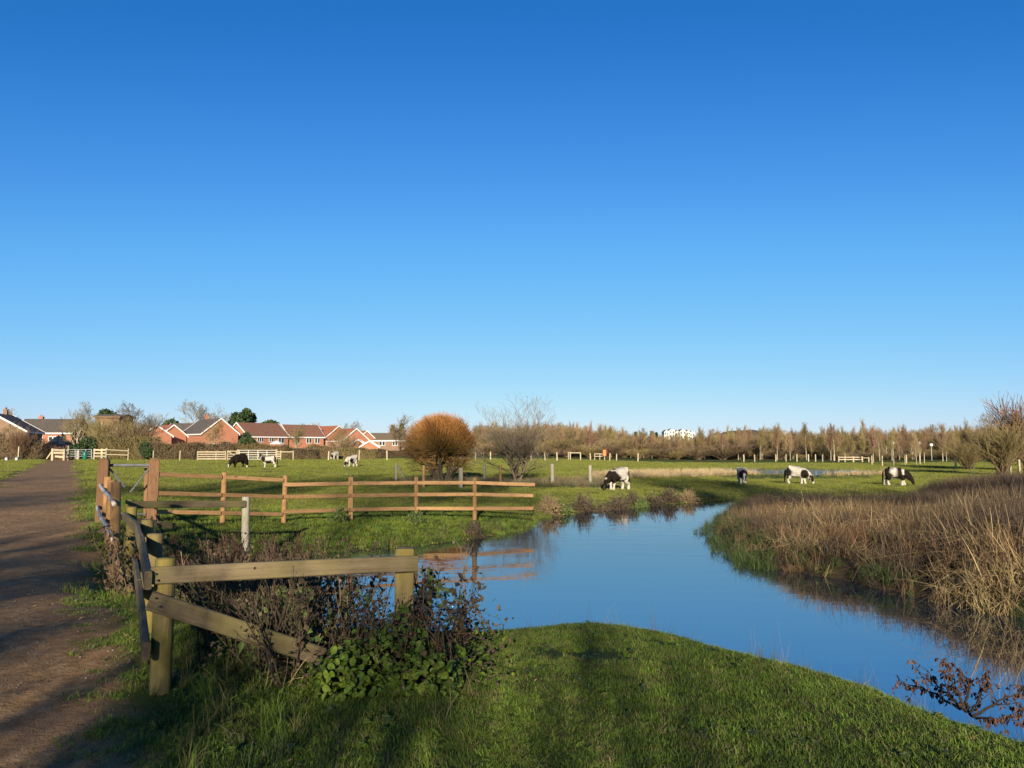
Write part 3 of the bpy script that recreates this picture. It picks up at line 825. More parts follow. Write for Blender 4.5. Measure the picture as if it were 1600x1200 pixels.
LEGS = [((.44, 0, .1), (.35, .4, .34), 1), ((-.56, 0, .1), (.35, .4, .36), 1)]
pony('piebald pony grazing on the river bank, white back with black shoulder', place(966, 766, 38.3), R(216), .84, 'graze',
     blobs_fn(1, [((.62, 0, .85), (.40, .6, .38), 0), ((.30, 0, .80), (.30, .6, .24), 0), ((1.1, 0, .35), (.25, .4, .42), 0), ((.18, 0, .78), (.16, .6, .20), 0), ((-.66, 0, 1.02), (.22, .6, .36), 0), ((-.52, -.1, .72), (.2, .5, .22), 0), ((1.22, .06, .28), (.07, .05, .2), 1)] + LEGS, 3), .2, 0, .06)
pony('small piebald pony facing the camera left of the pond strip', place(1160, 754, 46), R(262), .70, 'graze',
     blobs_fn(1, [((.55, 0, .9), (.36, .5, .36), 0), ((-.4, 0, 1.1), (.3, .6, .3), 0), ((1.0, .12, .5), (.24, .10, .3), 0)] + LEGS, 5), .8, 0, .05)
pony('piebald pony with long white mane grazing in front of the pond water', place(1245, 755, 45), R(-38), .80, 'graze',
     blobs_fn(1, [((-.42, 0, 1.0), (.24, .6, .34), 0), ((.58, 0, .82), (.30, .5, .32), 0), ((1.02, .0, .52), (.20, .3, .24), 0), ((-.55, 0, .65), (.15, .5, .2), 0)] + LEGS, 8), 1, 0, .07)
pony('black and white pony grazing among the reeds, farthest right', place(1400, 757, 43), R(-18), .78, 'graze',
     blobs_fn(0, [((-.12, 0, 1.05), (.24, .6, .36), 1), ((.42, 0, 1.1), (.09, .5, .34), 1), ((-.2, 0, .92), (.1, .5, .12), 0)] + LEGS, 11), 0, 0, .1)
pony('black pony with white face and white hind foot grazing farthest left', place(374, 731, 71), R(232), .98, 'graze',
     blobs_fn(0, [((1.2, 0, .2), (.12, .2, .26), 1), ((-.55, .16, .1), (.2, .14, .16), 1)], 2), 0, 0, .1)
pony('piebald pony standing with head raised behind the black pony', place(421, 731, 71), R(200), .82, 'up',
     blobs_fn(1, [((.66, 0, 1.05), (.26, .5, .36), 0), ((.1, 0, .78), (.45, .5, .26), 0), ((-.60, 0, 1.0), (.24, .5, .42), 0), ((.96, 0, 1.46), (.16, .3, .24), 0)] + LEGS, 4), .3, 0, .03)
pony('piebald pony grazing alone in the sunny field above the rail fence', place(549, 730, 73), R(238), .84, 'graze',
     blobs_fn(1, [((.25, 0, .85), (.30, .5, .32), 0), ((-.58, 0, .95), (.18, .5, .36), 0), ((1.02, .1, .5), (.2, .1, .25), 0)] + LEGS, 6), 1, 0, .05)
pony('pale cream pony standing at the hedge beyond the wire fence', place(523, 713, 106), R(250), .86, 'graze',
     blobs_fn(1, [((.9, .1, .7), (.2, .2, .3), 0)], 9), 1, 1, .04)

# ------------------------------------------------------------------ houses
def brick_mat(name, a, b):
    m, nt, p = newmat(name)
    br = N_(nt, 'ShaderNodeTexBrick'); br.inputs['Scale'].default_value = 1
    br.inputs['Brick Width'].default_value = .24; br.inputs['Row Height'].default_value = .08; br.inputs['Mortar Size'].default_value = .01
    br.inputs['Color1'].default_value = (*a, 1); br.inputs['Color2'].default_value = (*b, 1); br.inputs['Mortar'].default_value = (.3, .24, .18, 1)
    g = N_(nt, 'ShaderNodeNewGeometry'); tc = N_(nt, 'ShaderNodeTexCoord')
    sp = N_(nt, 'ShaderNodeSeparateXYZ'); nt.links.new(tc.outputs['Object'], sp.inputs[0])
    cb = N_(nt, 'ShaderNodeCombineXYZ'); nt.links.new(math_(nt, 'ADD', sp.outputs[0], sp.outputs[1]), cb.inputs[0]); nt.links.new(sp.outputs[2], cb.inputs[1])
    nt.links.new(cb.outputs[0], br.inputs['Vector'])
    n = noise(nt, tc.outputs['Object'], 1.1, 4)
    c = mixc(nt, math_(nt, 'MULTIPLY', n, .5), br.outputs[0], tuple(q * .6 for q in a))
    nt.links.new(c, p.inputs['Base Color']); p.inputs['Roughness'].default_value = .9
    return m
def tile_mat(name, a, b):
    m, nt, p = newmat(name)
    tc = N_(nt, 'ShaderNodeTexCoord')
    n = noise(nt, tc.outputs['Object'], 2.5, 5)
    wv = N_(nt, 'ShaderNodeTexWave', bands_direction='Y'); wv.inputs['Scale'].default_value = 1.1; wv.inputs['Distortion'].default_value = .5; nt.links.new(tc.outputs['Object'], wv.inputs[0])
    c = ramp(nt, n, [a, b], .35, .65)
    c = mixc(nt, math_(nt, 'MULTIPLY', wv.outputs[1], .35), c, tuple(q * .55 for q in a))
    nt.links.new(c, p.inputs['Base Color']); p.inputs['Roughness'].default_value = .85
    bump(nt, p, wv.outputs[1], .4, .03)
    return m
B_red = brick_mat('red_brick', (.40, .125, .058), (.34, .098, .046)); B_brown = brick_mat('brown_brick', (.22, .12, .07), (.17, .085, .05))
W_cream = plain('cream_render', [(.58, .52, .40), (.66, .60, .48)], 1)
W_tile = plain('brown_cladding', [(.17, .10, .055), (.23, .14, .075)], 6, sc3=(3, 3, 1))
T_brown = tile_mat('brown_tiles', (.20, .088, .054), (.27, .125, .075)); T_red = tile_mat('red_tiles', (.34, .10, .05), (.43, .14, .068))
T_grey = tile_mat('grey_tiles', (.085, .068, .054), (.145, .118, .094)); T_mud = tile_mat('mossy_tiles', (.15, .11, .07), (.2, .15, .09))
def house(label, px, D, rz, W, Dp, ridge_y, eave_y, wall, tiles, windows=(), chimney=None, name='brick_house', trim=M_white, hip=False):
    he = at(px, eave_y, D)[2]; hr = at(px, ridge_y, D)[2]
    x = at(px, 700, D)[0]
    t = empty(name, (x, D, 0), label, 'house', 'houses beyond the hedge', rz)
    a, b = W / 2, Dp / 2
    V = [(-a, -b, -.3), (a, -b, -.3), (a, b, -.3), (-a, b, -.3), (-a, -b, he), (a, -b, he), (a, b, he), (-a, b, he), (-a, 0, hr - .1), (a, 0, hr - .1)]
    if hip: V[8] = (-a + b * .9, 0, hr - .1); V[9] = (a - b * .9, 0, hr - .1)
    ob('wall', mesh('wall', V, [(5, 6, 9), (7, 4, 8)], [(0, 1, 5, 4), (1, 2, 6, 5), (2, 3, 7, 6), (3, 0, 4, 7)], [wall]), t)
    m = MB(); ov = .3; sl_ = (hr - he) / b; th = .12
    oe = 0 if hip else ov
    for s in (-1, 1):
        ez = he - sl_ * ov
        if hip:
            P = [(-a - ov, s * (b + ov), ez), (a + ov, s * (b + ov), ez), (a - b * .9, 0, hr), (-a + b * .9, 0, hr)]
        else:
            P = [(-a - oe, s * (b + ov), ez), (a + oe, s * (b + ov), ez), (a + oe, 0, hr), (-a - oe, 0, hr)]
        P = P + [(p[0], p[1], p[2] + th) for p in P]
        m.add(P, F4=[(0, 1, 2, 3), (4, 5, 6, 7), (0, 1, 5, 4), (1, 2, 6, 5), (2, 3, 7, 6), (3, 0, 4, 7)])
    if hip:
        for s in (-1, 1):
            m.add([(s * (a + ov), -b - ov, he - sl_ * ov + th), (s * (a + ov), b + ov, he - sl_ * ov + th), (s * (a - b * .9), 0, hr + th)], F3=[(0, 1, 2)])
    rf = ob('roof', m.mesh('roof', [tiles]), t)
    if not hip:
        for ex in (-1, 1):
            for s in (-1, 1):
                m = MB(); x0 = ex * (a + oe + .03)
                P0_ = np.array([x0, s * (b + ov), he - sl_ * ov - .12]); P1_ = np.array([x0, 0, hr - .12])
                m.add([P0_ + (-.03, 0, 0), P0_ + (.03, 0, 0), P1_ + (.03, 0, 0), P1_ + (-.03, 0, 0)] + [q + (dx, 0, .30) for q, dx in ((P0_, -.03), (P0_, .03), (P1_, .03), (P1_, -.03))],
                      F4=[(0, 3, 2, 1), (4, 5, 6, 7), (0, 1, 5, 4), (1, 2, 6, 5), (2, 3, 7, 6), (3, 0, 4, 7)])
                ob('bargeboard', m.mesh('bargeboard', [trim]), t)
    for s in (-1, 1):
        m = MB(); m.box((0, s * (b + ov + .04), he - sl_ * ov - .04), (W + 2 * ov, .06, .26)); ob('fascia', m.mesh('fascia', [trim]), t)
    for face, u, z, ww, hh, nl in windows:
        m = MB(); g_ = MB()
        if face == 'S': m.box((u, -b - .02, z), (ww, .1, hh)); cs = [((u - ww / 2 + ww * (k + .5) / nl, -b - .06, z), (ww / nl - .16, .06, hh - .2)) for k in range(nl)]
        elif face == 'W': m.box((-a - .02, u, z), (.1, ww, hh)); cs = [((-a - .06, u - ww / 2 + ww * (k + .5) / nl, z), (.06, ww / nl - .16, hh - .2)) for k in range(nl)]
        else: m.box((a + .02, u, z), (.1, ww, hh)); cs = [((a + .06, u - ww / 2 + ww * (k + .5) / nl, z), (.06, ww / nl - .16, hh - .2)) for k in range(nl)]
        fr = ob('window', m.mesh('window', [M_white]), t)
        for c, s in cs:
            g_ = MB(); g_.box(c, s); ob('pane', g_.mesh('pane', [M_glass]), fr)
    if chimney:
        cx, cy, ht = chimney
        m = MB(); m.box((cx, cy, hr + ht / 2 - .4), (.8, .6, ht + .8)); m.box((cx, cy, hr + ht + .03), (.95, .75, .12)); m.bar((cx - .15, cy, hr + ht), (cx - .15, cy, hr + ht + .45), .11, 8); m.bar((cx + .2, cy, hr + ht), (cx + .2, cy, hr + ht + .4), .11, 8)
        ob('chimney', m.mesh('chimney', [wall if wall is not W_cream else B_brown]), rf)
    return t
house('brown brick house with white gable verge and chimney at the far left edge', 2, 128, R(108), 10, 9.4, 648, 674, B_brown, T_brown, [('W', 1.5, 2.8, 1.4, 1.2, 2)], (2, .2, .9))
house('wide house with dark grey tiled roof behind the far left hedge', 83, 150, R(4), 10.5, 8, 655.5, 676, B_red, T_grey,
      [('S', -3.6, 3.35, 1.2, .9, 1), ('S', -.8, 3.35, 1.7, .9, 2), ('S', 1.9, 3.35, 1.6, .9, 2), ('S', 3.6, 3.1, 1.1, 1.3, 1), ('S', 0, 1.0, 2.2, 1.2, 2)], (-3, 1, .5))
house('brown clad tall building with white corner boards and white window', 177, 150, R(0), 4.6, 5.5, 648.5, 652, W_tile, T_mud,
      [('S', .9, 4.15, 1.5, .85, 2), ('S', -.9, 5.2, .22, 2.6, 1), ('S', 2.0, 4.9, .16, 2.2, 1)], None, 'clad_building', W_tile)
house('small brick gable end half hidden by the olive bushes', 233, 155, R(132), 8, 5.9, 665.5, 681, B_red, T_red, [('W', 0, 2.3, 1.2, 1.0, 2)])
house('bright red brick gable with white verge left of the cream house', 257.5, 165, R(134), 9, 5.5, 665, 681, B_red, T_red, [('W', 0, 2.0, 1.1, .9, 2)])
house('cream rendered house with grey roof beside the large gable', 286, 172, R(8), 5.0, 6, 662, 676, W_cream, T_grey, [('S', 0.8, 2.6, .9, 1.1, 1)], None, 'cream_house')
house('large brick gable house with grey roof and tall chimney', 326.5, 165, R(132), 12, 7.6, 655.5, 677.5, B_red, T_grey, [('S', -3, 2.5, .8, 2.0, 1)], (2.5, -.3, .9))
house('red tiled roof house set back behind the brick gables', 369, 195, R(24), 6.5, 6, 668, 686, W_cream, T_red, [('S', 1, 2.4, 1, 1, 2)], None)
house('brick house with brown tiled roof and three white windows', 402, 170, R(54), 10.2, 8.0, 661.5, 681.5, B_red, T_brown,
      [('S', -2.2, 3.4, 1.6, 1.1, 3), ('S', .6, 3.45, 1.1, 1.0, 2), ('S', 3.2, 3.3, 1.5, 1.3, 2), ('W', 0, 2.6, 1.1, 1.1, 2)])
house('brick house with brown roof between two gabled neighbours', 468, 178, R(42), 8.4, 7.0, 664.5, 682, B_red, T_brown,
      [('S', -2.3, 3.3, 1.2, 1.3, 2), ('S', .5, 3.3, 1.3, 1.3, 2), ('S', 2.6, 3.3, 1.3, 1.3, 2)])
house('brick gable wing facing right at the end of the brown roofs', 507, 186, R(138), 11, 7.2, 666.5, 684, B_red, T_red, [('W', 2.6, 2.6, 1.1, 1.4, 1)])
house('brick gable house with steep red roof in the right group', 541, 180, R(130), 9, 6.6, 670.5, 688, B_red, T_red, [('W', .6, 1.9, 1.0, .9, 2)])
house('farther brick gable behind the steep red roof', 559, 192, R(128), 9, 6.2, 674, 690, B_red, T_red, [('W', -.5, 1.2, 1, .8, 2)])
house('small brick porch gable with white verge below the steep roof', 561, 166, R(96), 4, 3.0, 687.5, 694, B_red, T_red, [('W', 0, .8, .8, .8, 1)], None, 'porch_building')
house('low brick garage gable at the right end of the brick houses', 578, 160, R(98), 5, 3.6, 689.5, 698, B_red, T_red, [('W', 0, .8, 1.2, .8, 2)], None, 'garage_building')
house('distant bungalow with long mossy brown roof', 590, 230, R(4), 9, 7, 677, 687, B_brown, T_mud, [('S', -2, 3, 1.4, 1, 2), ('S', 2, 3, 1.4, 1, 2)], None, 'bungalow')
house('brown hipped bungalow with white eaves right of the brick houses', 617, 170, R(-14), 7.4, 6.5, 674.5, 687.5, B_brown, T_mud, [('S', -1.6, 2.6, 1.4, 1.0, 2), ('S', 1.4, 2.6, 1.2, 1.0, 2)], None, 'bungalow', hip=True)
# garden parasol
q = at(432.5, 688, 156)
t = empty('garden_parasol', (q[0], 156, 0), 'white garden parasol in front of the brick house windows', 'parasol')
m = MB(); m.bar((0, 0, -.1), (0, 0, q[2] - .05), .04, 8); ob('pole', m.mesh('pole', [M_dark]), t)
m = MB(); a_ = np.arange(9)[:8] * math.pi / 4; zt_ = q[2]
m.add([(0, 0, zt_)] + [(1.45 * math.cos(k), 1.45 * math.sin(k), zt_ - .62) for k in a_] + [(1.43 * math.cos(k), 1.43 * math.sin(k), zt_ - .78) for k in a_],
      F3=[(0, 1 + k, 1 + (k + 1) % 8) for k in range(8)], F4=[(1 + k, 9 + k, 9 + (k + 1) % 8, 1 + (k + 1) % 8) for k in range(8)])
ob('canopy', m.mesh('canopy', [M_white]), t)
# street lamps and white block on the hill are built after the hills
#HOUSE_END
# ------------------------------------------------------------------ bare trees, shrubs
def grow(P, Rd, n, t0, t1, ang, lr, up, K, wob, rs, taper=.8, lfall=.5, rr=.62, rmin=0):
    N, K0 = P.shape[:2]
    u = (np.arange(n)[None, :] + rs.random((N, n))) / n
    t = t0 + (t1 - t0) * u
    f = np.clip(t * (K0 - 1), 0, K0 - 1.001); i = f.astype(int); wq = (f - i)[..., None]
    ar = np.arange(N)[:, None]
    base = P[ar, i] * (1 - wq) + P[ar, i + 1] * wq
    tan = P[ar, i + 1] - P[ar, i]; tan /= np.linalg.norm(tan, axis=2, keepdims=True) + 1e-9
    rad = Rd[ar, i] * (1 - wq[..., 0]) + Rd[ar, i + 1] * wq[..., 0]
    plen = np.linalg.norm(np.diff(P, axis=1), axis=2).sum(1)[:, None]
    v = rs.normal(size=(N, n, 3)); v -= (v * tan).sum(2, keepdims=True) * tan; v /= np.linalg.norm(v, axis=2, keepdims=True)
    a = ang * (.7 + .6 * rs.random((N, n, 1)))
    d = tan * np.cos(a) + v * np.sin(a); d[..., 2] += up; d /= np.linalg.norm(d, axis=2, keepdims=True)
    L = plen * lr * (1 - lfall * u) * (.7 + .6 * rs.random((N, n)))
    s = np.linspace(0, 1, K)[None, None, :, None]
    Q_ = base[:, :, None, :] + d[:, :, None, :] * s * L[:, :, None, None]
    Q_[..., 2] += (up * .6 * L)[:, :, None] * (s[..., 0] ** 2)
    nz = np.cumsum(rs.normal(size=(N, n, K, 3)), axis=2) * (L * wob)[:, :, None, None] * s
    Q_ = Q_ + nz
    r = np.maximum((rad * rr)[:, :, None] * (1 - s[..., 0] * taper), rmin)
    return Q_.reshape(-1, K, 3), r.reshape(-1, K)
def tree_meshes(seed, H, r0, specs, bark, twig, lean=0, stems=1, spread=.0, ntrunk=2, rmin=.006, crook=.03):
    """specs: one dict per branching level"""
    rs = np.random.default_rng(seed)
    K = 7
    s = np.linspace(0, 1, K)[None, :, None]
    az = rs.random(stems) * 2 * math.pi
    dr = np.stack([np.cos(az) * spread, np.sin(az) * spread, np.ones(stems)], -1) if stems > 1 else np.array([[lean, 0, 1.]])
    dr /= np.linalg.norm(dr, axis=1, keepdims=True)
    hh = H * (.8 + .35 * rs.random(stems)) if stems > 1 else np.array([H])
    P = dr[:, None, :] * s * hh[:, None, None] + np.cumsum(rs.normal(size=(stems, K, 3)), axis=1) * crook * H * s * [1, 1, .2]
    P[:, 0, 2] -= .3
    if stems > 1: P += (rs.normal(size=(stems, 1, 3)) * [.12, .12, 0])
    Rd = r0 * (1 - .8 * s[..., 0]) * np.ones((stems, 1))
    tr = MB(); cr = MB()
    tr.tubes(P, Rd, 8 if stems == 1 else 5)
    lev = (P, Rd)
    for i, sp in enumerate(specs):
        sp = dict(sp)
        lev = grow(lev[0], lev[1], rs=rs, rmin=rmin, **sp)
        (tr if i < ntrunk - 1 else cr).tubes(lev[0], lev[1], 5 if i == 0 else 3, tt=np.broadcast_to((i + np.linspace(0, 1, lev[0].shape[1]))[None] / len(specs), lev[1].shape))
    return tr.mesh('trunk', [bark], True, True), cr.mesh('crown', [twig], False, True)
def tree_thing(name, meshes, loc, label, cat='tree', group=None, rz=0, sc=1):
    t = empty(name, loc, label, cat, group, rz); t.scale = (sc, sc, sc) if np.isscalar(sc) else sc
    ob('trunk', meshes[0], t); ob('crown', meshes[1], t)
    return t

# pollard willow: a dome of fine orange shoots on a leaning trunk
M_willt = plain('willow_bark', [(.035, .026, .017), (.075, .055, .035)], 8, .9, (1, 1, .3), .4)
def willow():
    rs = np.random.default_rng(21)
    tr = MB()
    K = 9; s = np.linspace(0, 1, K)
    def stem(dx, dy, h, r, bend): return np.stack([dx * s ** 1.3 + bend * np.sin(s * 3.1), dy * s, h * s - .3 * (1 - s)], -1), r * (1 - .45 * s)
    st_ = [stem(-.65, .1, 1.9, .24, -.12), stem(.35, .25, 1.7, .13, .15), stem(-1.1, -.3, 1.75, .11, -.1), stem(.9, -.2, 1.5, .10, .1), stem(-.2, -.45, 1.6, .12, 0), stem(1.35, .3, 1.45, .08, 0), stem(-1.5, .2, 1.5, .08, 0)]
    P = np.array([a for a, b in st_]); Rd = np.array([b for a, b in st_])
    tr.tubes(P, Rd, 8)
    P1, R1 = grow(P, Rd, 9, .45, 1, R(45), .55, .25, 6, .05, rs, .7, .3, .6, .012)
    tr.tubes(P1, R1, 4)
    cr = MB()
    # shoots: from inside the head up and out to the dome
    n = 5200
    az = rs.random(n) * 2 * math.pi; ce = rs.random(n) ** .62          # sin of elevation
    el = np.arcsin(np.clip(ce * 1.2 - .2, -.25, 1))
    dirv = np.stack([np.cos(az) * np.cos(el), np.sin(az) * np.cos(el), np.sin(el)], -1)
    c = np.array([-.15, 0, 2.12])
    k = .88 + .15 * rs.random(n) + .06 * np.sin(az * 5 + el * 7) + .035 * np.sin(az * 11 - el * 4)
    end = c + dirv * np.array([2.1, 2.1, 1.98]) * k[:, None]
    st0 = c + dirv * np.array([1.35, 1.35, 1.2]) * (.25 + .6 * rs.random((n, 1))) + rs.normal(0, .1, (n, 3)); st0[:, 2] -= .15
    ss = np.linspace(0, 1, 4)[None, :, None]
    mid_ = (st0 + end) / 2 + np.array([0, 0, -.18]) * (1 - dirv[:, 2:3])
    PP = st0[:, None] * (1 - ss) ** 2 + 2 * mid_[:, None] * ss * (1 - ss) + end[:, None] * ss ** 2
    PP += rs.normal(0, .02, PP.shape) * ss
    hi_ = np.clip(.25 + .9 * np.sin(el), .1, 1)[:, None] * (.75 + .5 * rs.random((n, 1)))
    cr.tubes(PP, np.broadcast_to(np.array([.015, .013, .010, .005]), (n, 4)), 3, tt=np.clip(np.linspace(0, 1, 4)[None] ** 1.5 * hi_, 0, 1))
    # drooping side wands low on the right
    P2, R2 = grow(P1, R1, 9, .2, 1, R(50), .8, .05, 4, .05, rs, .6, .3, .6, .006)
    cr.tubes(P2, R2, 3, tt=np.full(R2.shape, .25))
    P3, R3 = grow(P2[::2], R2[::2], 5, .2, 1, R(35), .7, .1, 3, .05, rs, .6, .3, .7, .005)
    cr.tubes(P3, R3, 3, tt=np.full(R3.shape, .35))
    return tr.mesh('trunk', [M_willt], True, True), cr.mesh('crown', [M_willow], False, True)
M_willow = plain('orange_willow_shoots', [(.10, .076, .022), (.155, .105, .030)], 1.2, .75, tip=(.37, .155, .042), rnd=0)
tree_thing('willow_tree', willow(), place(692, 752, 44.5), 'round pollard willow with a dome of orange brown shoots and leaning trunk', 'tree')
M_twigb = plain('bare_tree_twigs', [(.12, .095, .055), (.19, .15, .09)], 1.5, .85, tip=(.19, .15, .11))
# bare round tree right of it
tree_thing('bare_tree', tree_meshes(31, 3.3, .13, [
    dict(n=9, t0=.10, t1=.98, ang=R(52), lr=.95, up=.26, K=6, wob=.03, lfall=.30),
    dict(n=6, t0=.25, t1=1, ang=R(34), lr=.62, up=.22, K=5, wob=.04, lfall=.35),
    dict(n=5, t0=.2, t1=1, ang=R(32), lr=.6, up=.16, K=4, wob=.04),
    dict(n=3, t0=.25, t1=1, ang=R(32), lr=.6, up=.1, K=3, wob=.05)], M_bark, M_twigb, stems=4, spread=.26, rmin=.0055), place(808, 750, 45.5), 'leafless round crowned tree with grey branches beside the orange willow', 'tree', sc=(.92, .92, .66))

M_twigw = plain('golden_twigs', [(.17, .125, .06), (.24, .175, .085)], 1.5, .85, tip=(.33, .22, .12), rnd=.25)
# prototypes for the distance
POPLAR = [tree_meshes(40 + i, 7.5, .12, [dict(n=26, t0=.22, t1=.98, ang=R(32), lr=.34, up=.45, K=4, wob=.03, lfall=.62), dict(n=7, t0=.15, t1=1, ang=R(32), lr=.5, up=.25, K=3, wob=.04), dict(n=4, t0=.2, t1=1, ang=R(35), lr=.5, up=.2, K=3, wob=.04)],
                      M_barkp, (M_twigw, M_twigo, M_twigr)[i], ntrunk=1, rmin=.014, crook=.012) for i in range(3)]
ROUND = [tree_meshes(50 + i, 6.0, .2, [dict(n=13, t0=.25, t1=.98, ang=R(50), lr=.62, up=.25, K=5, wob=.05, lfall=.45), dict(n=8, t0=.2, t1=1, ang=R(40), lr=.58, up=.15, K=4, wob=.05), dict(n=6, t0=.2, t1=1, ang=R(38), lr=.55, up=.1, K=3, wob=.05), dict(n=4, t0=.2, t1=1, ang=R(38), lr=.5, up=.1, K=3, wob=.05)],
                     (M_bark, M_barkp, M_bark)[i], (M_twig, M_twigo, M_twigg)[i], rmin=.012) for i in range(3)]
SHRUB = [tree_meshes(60 + i, 3.0, .035, [dict(n=9, t0=.15, t1=1, ang=R(30), lr=.5, up=.25, K=4, wob=.05, lfall=.3), dict(n=6, t0=.15, t1=1, ang=R(32), lr=.5, up=.2, K=3, wob=.05)],
                     M_twig, (M_twigo, M_twig, M_twigr)[i], stems=26, spread=(.55, .8, .4)[i], ntrunk=1, rmin=.011) for i in range(3)]
def gz(px, D): x = (px - 800) / 1200 * D; return (x, D, hz(x, D))
def top(px, py, D): return at(px, py, D)[2] - hz((px - 800) / 1200 * D, D)

# named trees on the left
def put(proto, H0, name, px, py_top, D, label, cat='tree', group=None, rz=None, wide=1):
    k = top(px, py_top, D) / H0
    return tree_thing(name, proto, gz(px, D), label, cat, group, rng.uniform(0, 6.28) if rz is None else rz, (k * wide, k * wide, k))
put(ROUND[1], 8.0, 'bare_tree', 122, 640, 116, 'bare tree with pale trunk in front of the grey roofed house', wide=.85)
put(ROUND[0], 8.0, 'bare_tree', 205, 641, 122, 'bushy bare tree right of the brown clad tall building', wide=1.25)
put(ROUND[2], 8.0, 'bare_tree', 232, 648, 126, 'bare tree standing over the small brick gable', wide=1.1)
put(ROUND[2], 8.0, 'bare_tree', 309, 629, 205, 'tall grey bare tree rising behind the tall chimney')
put(ROUND[2], 8.0, 'bare_tree', 345, 650, 210, 'lower grey bare tree between the large gable and the evergreen')
put(ROUND[1], 8.0, 'bare_tree', 150, 655, 125, 'bare tree between the grey roof and the clad building')
put(ROUND[1], 8.0, 'bare_tree', 336, 664, 150, 'small pale bare tree in front of the large brick gable')
put(ROUND[1], 8.0, 'bare_tree', 463, 668, 150, 'thin bare tree in front of the middle brick house')
put(ROUND[1], 8.0, 'bare_tree', 530, 668, 150, 'bare tree in front of the right gable wing', wide=.8)
put(ROUND[0], 8.0, 'bare_tree', 20, 668, 112, 'olive bare tree before the house at the far left edge', wide=.9)
put(ROUND[0], 8.0, 'bare_tree', 624, 656, 165, 'bare tree beside the hipped bungalow left of the willow')
put(ROUND[2], 8.0, 'bare_tree', 486, 662, 260, 'distant bare tree above the roofs of the middle houses')
put(ROUND[0], 8.0, 'bare_tree', 553, 664, 260, 'distant brown tree above the steep red roofs')
put(POPLAR[0], 8.2, 'bare_tree', 12, 642, 190, 'bare tree behind the far left chimney')
def leafy(seed, lumps, n, size, mat, trunk_h=None, trunk_r=.15):
    rs = np.random.default_rng(seed)
    m = MB(); V = []; 
    per = n // len(lumps)
    for c, r in lumps:
        d = rs.normal(size=(per, 3)); d /= np.linalg.norm(d, axis=1, keepdims=True)
        rad = (.35 + .65 * rs.random((per, 1)) ** .4)
        p = np.array(c) + d * np.array(r) * rad
        a = rs.normal(size=(per, 3)); a /= np.linalg.norm(a, axis=1, keepdims=True); b = np.cross(a, rs.normal(size=(per, 3))); b /= np.linalg.norm(b, axis=1, keepdims=True)
        k = size * (.6 + .8 * rs.random((per, 1)))
        V.append(np.stack([p - a * k * .5, p + b * k * .35, p + a * k * .9, p - b * k * .35], 1))
    V = np.concatenate(V); N = len(V)
    me = mesh('crown', V.reshape(-1, 3), None, np.arange(N * 4).reshape(-1, 4), [mat])
    t = MB(); h = trunk_h or max(c[2] for c, r in lumps)
    t.tubes(np.array([[(0, 0, -.3), (0, 0, h * .4), (0.05, 0, h)]]), np.array([[trunk_r, trunk_r * .8, trunk_r * .3]]), 7)
    return t.mesh('trunk', [M_barkd], True, True), me
rs0 = np.random.default_rng(5)
L1 = [((rs0.normal(0, 1.5), rs0.normal(0, 1.5), 3.0 + rs0.random() * 5.6), (1.0, 1.0, 1.3)) for _ in range(26)]
L1 = [((c[0] * (1.25 - .05 * c[2]), c[1] * (1.25 - .05 * c[2]), c[2]), r) for c, r in L1]
put(leafy(5, L1, 9000, .42, M_needle), 9.6, 'evergreen_tree', 370, 638, 200, 'broad dark evergreen tree rising behind the red roofs', wide=1.1)
put(leafy(6, [((0, 0, 2.2), (1.3, 1.3, 1.0)), ((.9, 0, 1.6), (.9, .9, .8)), ((-1, .2, 1.5), (1.0, 1, .9)), ((.1, 0, 3.0), (.7, .7, .8))], 2600, .3, M_needle), 3.8, 'evergreen_bush', 387, 675.5, 150, 'dark evergreen bush at the corner of the brick house')
put(leafy(7, [((0, 0, 1.8), (1.6, 1.2, 1.4)), ((1.6, 0, 1.2), (1.3, 1, 1.0)), ((-1.5, 0, 1.0), (1.0, 1, .9))], 3000, .3, M_needle), 3.2, 'evergreen_bush', 141, 682, 108, 'dark evergreen bush right of the pale trunk tree by the path gate')
put(leafy(8, [((0, 0, 4.0), (1.5, 1.2, 2.2)), ((1.3, 0, 3.4), (1, 1, 1.2)), ((-.8, 0, 5.4), (.9, .9, 1.0))], 2600, .4, M_needle), 6.4, 'conifer_tree', 173, 640, 185, 'dark conifer top showing above the brown clad building')
put(leafy(9, [((0, 0, 3.0), (2.2, 1.5, 2.0))], 2000, .4, M_needle), 5.0, 'evergreen_tree', 424, 657, 235, 'small dark tree top above the brown roof ridge')
put(leafy(10, [((0, 0, 3.0), (1.6, 1.5, 2.0)), ((1.0, 0, 2.0), (1.4, 1, 1.2))], 2000, .4, M_needle), 5.0, 'evergreen_tree', 269, 655, 190, 'dark tree between the red gable and the cream house')
put(leafy(12, [((0, 0, 1.6), (1.3, 1.0, 1.2)), ((-.8, 0, .9), (1, 1, .8))], 1800, .26, M_needle), 2.8, 'evergreen_bush', 231, 690, 106, 'dark ivy bush before the small brick gable')

